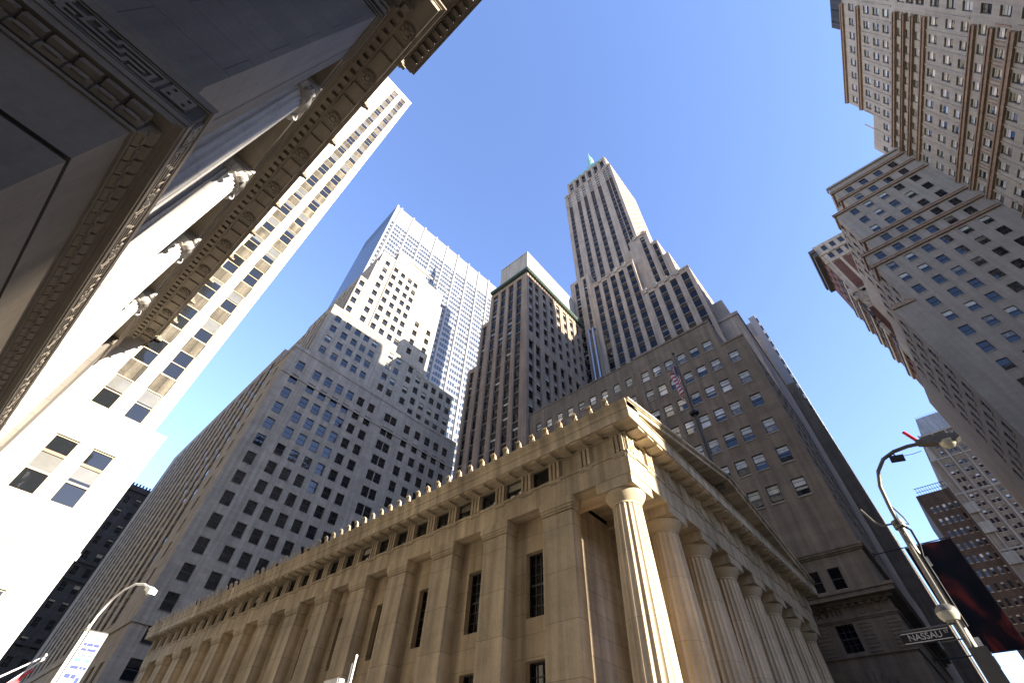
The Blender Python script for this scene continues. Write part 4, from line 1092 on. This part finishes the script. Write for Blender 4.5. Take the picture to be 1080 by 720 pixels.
# ornate brick building beyond the grey block
orn = plain('dark_cornice_metal', (.055, .045, .038), .7, noise=.3)
OB = Building('ornate_brick_building', 'red brick building with cream trim and a heavy dark cornice squeezed behind the grey block', 'building', (110, -22))
for (za, zb, m) in ((0, 96, redbrick), (96, 117, cream), (117, 126.5, cream)):
    OB.face('W', 110, -45, -22.2, za, zb, m, [(-24.6 - 2.3 * k, 1.25) for k in range(8)], [(124 - 4.2 * k, 2.4) for k in range(29)], .25, 'sash')
OB.face('N', -22.2, 110, 126, 0, 126.5, redbrick, [(112.5 + 3 * k, 1.5) for k in range(4)], [(124 - 4.2 * k, 2.4) for k in range(29)], .25, 'sash')
OB.shell(110, 126, -45, -22.2, 0, 126.5, redbrick, 'WN')
ot = OB.part('trim')
ot.box(109.85, 110, -45, -23.6, 103, 116.5, redbrick)
for y in (-23.2, -25.8, -30.6): ot.box(109.75, 110, y - .3, y + .3, 98, 120, cream)
for z in (102.6, 117, 121.2): ot.box(109.7, 110, -45, -22, z, z + .7, cream)
oc = OB.part('cornice')
oc.box(109.3, 126, -22.2, -20.9, 121.5, 123.2, orn); oc.box(109.0, 126, -22.2, -20.5, 123.2, 124.6, orn)
for k, (z, p) in enumerate(((108, .5), (101.6, .9), (96, .7), (90, 1.0), (84, .8), (77, .7), (70, .9), (63, .7), (56, .8), (49, .8), (42, .9))):
    oc.box(109.8, 126, -22.2, -22.2 + p * .55 + .15, z, z + .8, orn); oc.box(109.8, 126, -22.2, -22.2 + p * .5, z - 1.3, z, cream)
for k in range(9):
    oc.box(109.9, 110.9, -22.2, -21.5, 44 + 7 * k, 49 + 7 * k, orn if k % 2 else cream)

# far stone tower with slate crown
FT = Building('slate_roofed_tower', 'far tan tower with a pale slate roof and paired windows, behind the street lamp head', 'office tower', (200, -21))
fcy = []
for k in range(8): fcy += [-25.4 - 3.9 * k - .65, -25.4 - 3.9 * k + .65]
FT.face('W', 200, -58, -21.2, 0, 97.5, fartan, [(c, .95) for c in fcy], [(94.6 - 2.85 * k, 1.55) for k in range(30)], .2, 'far')
FT.face('N', -21.2, 200, 230, 0, 97.5, fartan, [(202.5 + 3 * k, 1.2) for k in range(9)], [(94.6 - 2.85 * k, 1.55) for k in range(30)], .2, 'far')
FT.shell(200, 230, -58, -21.2, 0, 97.5, fartan, 'WN')
FT.face('W', 200.3, -58, -23.6, 97.5, 107, fartan, [(c, .95) for c in fcy if c < -26], [(99.4, 1.5), (102.2, 1.5)], .2, 'far'); FT.shell(200.3, 230, -58, -23.6, 97.5, 107, fartan, 'W')
fp_ = FT.part('pier')
for k in range(9): fp_.box(199.75, 200, -23.45 - 3.9 * k - .22, -23.45 - 3.9 * k + .22, 40 if k % 2 else 62, 108, farpale)
for z in (84.5, 97.3, 66): fp_.box(199.8, 200, -58, -21.2, z, z + .5, farpale)
fo = FT.part('oval_window')
for k in range(8):
    pts = [(200.1, -25.4 - 3.9 * k + .75 * math.cos(a), 105 + 1.05 * math.sin(a)) for a in [i * math.pi / 8 for i in range(17)]]
    fo.tube(pts, .22, farpale, 6); fo.poly([(200.2, p[1], p[2]) for p in pts[:16]], gl)
fr = FT.part('slate_roof'); fr.prism([(-58, 107.6), (-24.2, 107.6), (-26.2, 114.5), (-58, 114.5)], 'x', 200.2, 229, slate)
fr.box(199.8, 229, -58, -23.4, 107, 107.6, farpale)
for k in range(18): fr.box(200.4, 200.5, -26.6 - .7 * k, -26.5 - .7 * k, 114.5, 115.4, blackm)
for z in (78, 71.5, 62): fp_.box(199.4, 200.6, -24.3, -21.0, z, z + 3.4, farpale)

BO = Building('rust_brown_block', 'rust brown office block with a railed roof, lower and left of the slate roofed tower', 'office building', (160, -9))
BO.face('W', 160, -16.8, -9.0, 0, 70.5, brownst, [(-10.6 - 1.35 * k, .7) for k in range(5)], [(66 - 3.3 * k, 1.7) for k in range(19)], .2, 'far')
BO.shell(160, 185, -16.8, -9, 0, 70.5, brownst, 'W'); br_ = BO.part('roof_rail')
for k in range(12): br_.box(160.2, 160.3, -16.6 + .6 * k, -16.5 + .6 * k, 70.5, 72.6, blackm)
br_.box(160.2, 160.3, -16.6, -9.6, 72.5, 72.65, blackm); br_.box(160.2, 160.3, -16.6, -9.6, 71.4, 71.5, blackm)
BO.w.box(159.6, 160, -16.8, -16.2, 20, 70.5, brownst)

# small dark building far up the side street
DB = Building('small_dark_building', 'dark stone building in a narrow gap between the white tower and the limestone tower', 'building', (10, 180))
DB.face('S', 180, 8, 30, 0, 75.5, darkst, [(11 + 3.2 * k, 1.5) for k in range(6)], [(71.5 - 4.3 * k, 2.3) for k in range(15)], .4, 'sash')
DB.shell(8, 30, 180, 205, 0, 75.5, darkst, 'S'); dc = DB.part('cornice')
dc.box(7.6, 30.4, 179.2, 180, 74.4, 76.0, darkst)
for z in (52, 47.5, 32): dc.box(7.8, 30.2, 179.4, 180, z, z + .8, darkst)
for k in range(22): dc.box(8 + k, 8.5 + k, 179.3, 179.8, 76, 76.8, darkst)

# low corner bank across the main street
CB = Building('low_corner_bank', 'low granite corner bank across the main street from the temple hall', 'bank building', (32, -18.5))
CB.face('N', -18.5, 32, 77, 0, 21, bank, [(35 + 5 * k, 2.2) for k in range(8)], [(7, 4), (15, 3)], .5, 'sash')
CB.face('W', 32, -38, -18.5, 0, 21, bank, [(-35 + 5 * k, 2.2) for k in range(4)], [(7, 4), (15, 3)], .5, 'sash')
CB.shell(32, 77, -38, -18.5, 0, 21, bank, 'NW')
# big office block west of the side street, behind the pale tower
QB = Building('massive_office_block', 'massive pale office block west of the side street, hidden behind the white tower', 'office building', (-1, 74))
QB.face('E', -1, 74, 160, 0, 158, annex, [(77 + 3.2 * k, 1.4) for k in range(26)], [(5 + 4 * k, 2.2) for k in range(38)], .3, 'sash')
QB.shell(-60, -1, 74, 160, 0, 158, annex, 'E')
# unseen block, added to cut the low bright sky at the south end
SB = Building('south_sky_blocker', 'unseen block added far to the south to hold back low sky light', 'office building', (20, -230))
SB.face('N', -230, -50, 90, 0, 57, assay, [(-46 + 4 * k, 1.8) for k in range(34)], [(5 + 4 * k, 2.2) for k in range(13)], .3, 'far')
SB.shell(-50, 90, -260, -230, 0, 57, assay, 'N')
# unseen block behind the camera, added to dim light from the west
WB = Building('west_sky_blocker', 'unseen block added behind the camera to dim western sky light', 'office building', (-160, -10))
WB.face('E', -160, -40, 20, 0, 85, assay, [(-36 + 4 * k, 1.8) for k in range(14)], [(5 + 4 * k, 2.2) for k in range(20)], .3, 'far')
WB.shell(-190, -160, -40, 20, 0, 85, assay, 'E')
# exchange building across the street to the south, behind the camera
EX = Building('stone_exchange_building', 'stone building across the side street from the bank, south of the crossing', 'building', (-2, -14))
EX.face('E', .95, -70, -12, 0, 46, bank, [(-15 - 4 * k, 1.8) for k in range(13)], [(6 + 5 * k, 3) for k in range(8)], .4, 'sash')
EX.shell(-40, .95, -70, -12, 0, 46, bank, 'E'); EX.shell(-60, -3, -70, -14, 46, 95, bank)

# ================================================================== STREET FURNITURE
def banner_board(parent, loc, o, u, w_, h, n):
    pass
LP = (15.0, 0.0)
t = thing('traffic_lamp_post', 'tall galvanised lamp post with a curved arm, red beacon and street sign at right', 'street lamp', (LP[0], LP[1], 0))
def lb(): return MB((LP[0], LP[1], 0))
b = lb(); b.tube([(15, .02, .1), (15, -.08, 5.2), (15, -.16, 7.6)], .11, steel, 12, r1=.085); b.lathe(15, 0, [(.28, .1), (.26, .5), (.16, .8), (.13, 1.0)], 16, steel); b.build('pole', t)
b = lb()
arm = [(15, -.14, 7.2), (15, -.2, 8.0), (15, -.28, 8.6), (15, -.45, 9.02), (15, -.72, 9.3), (15, -1.05, 9.42), (15, -1.4, 9.44), (15, -1.7, 9.40)]
b.tube(arm, .05, steel, 10); b.build('arm', t)
b = lb(); b.tube([(14.86, -.05, 4.6), (14.86, -.13, 7.3)], .03, steel, 8); b.tube([(15.14, -.05, 4.2), (15.14, -.13, 7.5)], .022, steel, 8)
b.tube([(14.9, -.2, 7.5), (14.85, -.32, 7.3), (14.9, -.30, 6.95), (14.95, -.22, 6.7), (14.95, -.2, 5.2)], .028, blackm, 6); b.build('conduit', t)
b = lb()
for z in (7.55, 7.62): b.lathe(15, -.16, [(.14, z - .1), (.14, z + .02)], 14, steel)
b.tube([(15, -.1, 7.6), (15, .18, 7.62), (15, .30, 7.75), (15, .44, 8.16)], .025, steel, 8); b.tube([(15, -.2, 7.58), (15, -.36, 7.5), (15, -.34, 7.7), (15, -.24, 8.05)], .02, steel, 8); b.build('bracket', t)
b = lb()
for k in range(11):
    a0 = k / 10
b.prism([(-1.62, 9.40), (-1.75, 9.34), (-2.1, 9.20), (-2.38, 9.15), (-2.50, 9.22), (-2.46, 9.33), (-2.2, 9.44), (-1.9, 9.47), (-1.66, 9.46)], 'x', 14.86, 15.14, steel, True); b.build('lamp_head', t)
b = lb(); b.lathe(15, -2.2, [(.02, 9.05), (.12, 9.08), (.17, 9.15), (.18, 9.24)], 16, lens); b.build('lamp_lens', t)
b = lb(); b.tube([(15, -1.68, 9.46), (15, -1.66, 9.52)], .06, steel, 10); b.tube([(15, -1.66, 9.52), (14.99, -1.53, 9.86)], .045, redlens, 12); b.build('beacon', t)
b = lb(); b.obox((15, -1.02, 9.20), (.07, 0, 0), (0, .16, .03), (0, -.012, .07), blackm); b.tube([(15, -1.02, 9.27), (15, -1.0, 9.42)], .02, blackm, 6); b.tube([(15, -1.18, 9.22), (15, -1.4, 9.19), (15, -1.6, 9.2)], .008, blackm, 5); b.build('camera_box', t)
b = lb(); b.lathe(14.92, -.03 + .02, [(.02, 5.30), (.15, 5.33), (.205, 5.42), (.21, 5.5)], 20, lens); b.build('globe_lens', t)
b = lb(); b.lathe(14.92, -.01, [(.215, 5.5), (.20, 5.58), (.12, 5.65), (.02, 5.68)], 20, steel); b.tube([(14.92, -.01, 5.6), (15, -.03, 5.62)], .03, steel, 8); b.build('globe_cap', t)
b = lb(); b.box(14.72, 14.86, -.30, .02, 4.0, 4.78, boxm); b.tube([(14.85, -.1, 4.78), (14.9, -.1, 5.1)], .02, blackm, 6); b.build('control_box', t)
for k, (y, z) in enumerate(((-.22, 4.9), (-.27, 4.55), (-.2, 6.3), (-.25, 6.6))):
    b = lb(); b.obox((15.02, y, z), (.03, 0, 0), (0, .05, 0), (0, 0, .10), white); b.build('clamp', t)
t = thing('street_sign', 'black street sign with white lettering fixed to the right lamp post', 'street sign', (15, .1, 5.0))
b = MB((15, .1, 5)); b.box(14.86, 14.885, .12, 1.08, 5.0, 5.24, signm); b.box(14.85, 14.86, .14, 1.06, 5.02, 5.035, signw, 'E'); b.box(14.85, 14.86, .14, 1.06, 5.205, 5.22, signw, 'E'); b.build('plate', t)
b = MB((15, .1, 5)); b.tube([(14.88, -.04, 5.27), (14.88, 1.0, 5.27)], .018, steel, 6); b.build('bracket', t)
b = MB((15, .1, 5)); b.tube([(14.88, -.04, 4.98), (14.88, .4, 4.98)], .014, steel, 6); b.build('bracket', t)
text_mesh('lettering', 'NASSAU', .175, .002, signw, t, (14.856 - 15, .62 - .1, 5.12 - 5), (rad(90), 0, rad(-90)))
text_mesh('lettering', 'ST', .085, .002, signw, t, (14.856 - 15, .2 - .1, 5.15 - 5), (rad(90), 0, rad(-90)))

LL = (4.75, 29.8)
t = thing('banner_lamp_post', 'white cobra-head street lamp beside the white tower at lower left', 'street lamp', (LL[0], LL[1], 0))
def l2(): return MB((LL[0], LL[1], 0))
b = l2(); b.tube([(4.75, 29.8, .1), (4.75, 29.8, 7.9)], .10, white, 12, r1=.07); b.build('pole', t)
b = l2(); b.tube([(4.75, 29.8, 7.5), (4.76, 29.6, 8.2), (4.8, 29.1, 8.75), (4.9, 28.3, 9.05), (5.0, 27.2, 9.1), (5.1, 26.0, 8.85), (5.15, 25.2, 8.55)], .05, white, 10); b.build('arm', t)
b = l2(); b.obox((5.17, 24.75, 8.38), (.14, 0, 0), (0, .48, .17), (0, -.03, .085), white); b.build('lamp_head', t)
b = l2(); b.lathe(5.17, 24.7, [(.02, 8.16), (.11, 8.20), (.15, 8.3)], 12, lens); b.build('lamp_lens', t)
for z in (7.66, 5.3):
    b = l2(); b.lathe(4.75, 29.8, [(.12, z - .06), (.12, z + .06)], 10, steel); b.tube([(4.75, 29.8, z), (5.55, 29.6, z)], .02, steel, 6); b.build('bracket', t)
bn = MB((4.9, 29.75, 6.5))
du = Vector((.8, -.2, 0)).normalized(); O = Vector((4.86, 29.77, 5.32))
def bp_(u, z, d): return O + du * u + Vector((0, 0, z)) + Vector((-.2, -.8, 0)).normalized() * d
bn.poly([bp_(0, 0, 0), bp_(.74, 0, 0), bp_(.74, 2.32, 0), bp_(0, 2.32, 0)], bannerw); bn.poly([bp_(.74, 0, -.01), bp_(0, 0, -.01), bp_(0, 2.32, -.01), bp_(.74, 2.32, -.01)], bannerw)
rr = random.Random(3)
for (z, us, h, m) in ((2.05, [(.30, .55)], .05, bannerc), (1.78, [(.08, .20), (.22, .44), (.47, .68)], .10, bannerb), (1.60, [(.1, .3), (.34, .66)], .09, bannerb), (1.40, [(.08, .22), (.25, .40), (.5, .7)], .06, bannerc),
                      (1.2, [(.1, .34), (.5, .66)], .12, bannerc), (.95, [(.12, .4), (.45, .55), (.58, .70)], .10, bannerb), (.62, [(.1, .3), (.34, .5)], .14, bannerb), (.45, [(.55, .68)], .22, bannerb), (.2, [(.1, .6)], .07, bannerc)):
    for (a, c) in us: bn.poly([bp_(a, z, .006), bp_(c, z, .006), bp_(c, z + h, .006), bp_(a, z + h, .006)], m)
tag(bn.build('street_banner', None, (4.9, 29.75, 6.5)), 'white and pale blue banner hanging from the lower left lamp post', 'banner')

# wall mounted poles over the left pavement
FPB = 'flagpoles leaning out from the white tower'
for k, (base, tip) in enumerate((((2.85, 33.0, 5.6), (4.35, 33.0, 7.0)), ((2.85, 32.2, 4.6), (4.25, 32.2, 6.72)))):
    t = thing('wall_flagpole', ('bare white flagpole leaning out from the white tower' if k == 0 else 'white flagpole carrying a furled red flag on the white tower'), 'flagpole', base, group=FPB)
    b = MB(base); b.tube([base, tip], .045, white, 8, r1=.03); b.build('pole', t)
    b = MB(base); b.lathe(tip[0], tip[1], [(.02, tip[2] - .03), (.07, tip[2] + .02), (.05, tip[2] + .1), (.01, tip[2] + .12)], 10, white); b.build('finial', t)
    b = MB(base); b.box(2.832, 2.90, base[1] - .12, base[1] + .12, base[2] - .18, base[2] + .18, steel); b.build('wall_plate', t)
rb_ = MB((3.9, 32.2, 6.2))
def rf_(i, j):
    s, h = i / 8, j / 6
    p = Vector((4.05, 32.2, 6.42)) * (1 - s) + Vector((3.1, 32.2, 4.98)) * s
    return p + Vector((.14 * h + .05 * math.sin(s * 9 + h * 4), .08 * math.sin(s * 12 + h * 5), -.42 * h * (.35 + s)))
for i in range(8):
    for j in range(6): rb_.poly([rf_(i, j), rf_(i + 1, j), rf_(i + 1, j + 1), rf_(i, j + 1)], pinkfl, True)
tag(rb_.build('red_flag', None, (3.9, 32.2, 6.2)), 'small red flag furled on a leaning pole at the lower left corner', 'flag')

# thin white mast and box in front of the hall's west side
t = thing('white_mast', 'thin white mast in front of the hall piers at the bottom edge', 'mast', (10, 15.2, 0))
b = MB((12, 18.9, 0)); b.tube([(12, 18.9, .1), (12, 18.9, 6.6)], .04, white, 10); b.box(11.88, 11.94, 18.92, 18.98, 3.6, 6.4, blackm)
bpy.data.objects.remove(t)
t = thing('white_mast', 'thin white mast in front of the hall piers at the bottom edge', 'mast', (12, 18.9, 0))
b.build('pole', t)
b = MB((12, 18.9, 0)); b.lathe(12, 18.9, [(.05, 6.6), (.06, 6.66), (.03, 6.7)], 10, white); b.build('cap', t)
b = MB((12, 18.9, 0)); b.obox((12, 20.1, 5.85), (.16, 0, 0), (0, .5, 0), (0, 0, .14), white); b.tube([(12, 18.9, 5.8), (12, 19.7, 5.8)], .03, white, 8); b.build('box', t)

# dark vertical banner hanging over the street from two wall poles
t = thing('dark_street_banner', 'large black and dark red vertical banner hanging over the street behind the right lamp post', 'banner', (60, 2.9, 17))
b = MB((60, 2.9, 17)); nb_ = 14
for i in range(nb_):
    for j in range(nb_):
        def q_(a, c): return (60 + .22 * math.sin(a * 9.0 + c * 2.5) * (.3 + c * .7), .1 - 3.85 * a, 23.0 - 9.1 * c - .05 * a)
        i0, i1, j0, j1 = i / nb_, (i + 1) / nb_, j / nb_, (j + 1) / nb_
        P4 = [q_(i0, j1), q_(i1, j1), q_(i1, j0), q_(i0, j0)]
        b.poly(P4, netm, True, [(p[1], p[2]) for p in P4])
b.build('cloth', t)
b = MB((60, 2.9, 17))
for z in (23.05, 13.85):
    b = MB((60, 2.9, 17)); b.tube([(60, 2.9, z), (60, -3.85, z)], .05, blackm, 8); b.box(59.85, 60.15, 2.8, 2.9, z - .2, z + .2, blackm); b.build('pole', t)

for B in Building.all: B.finish()
place_windows()
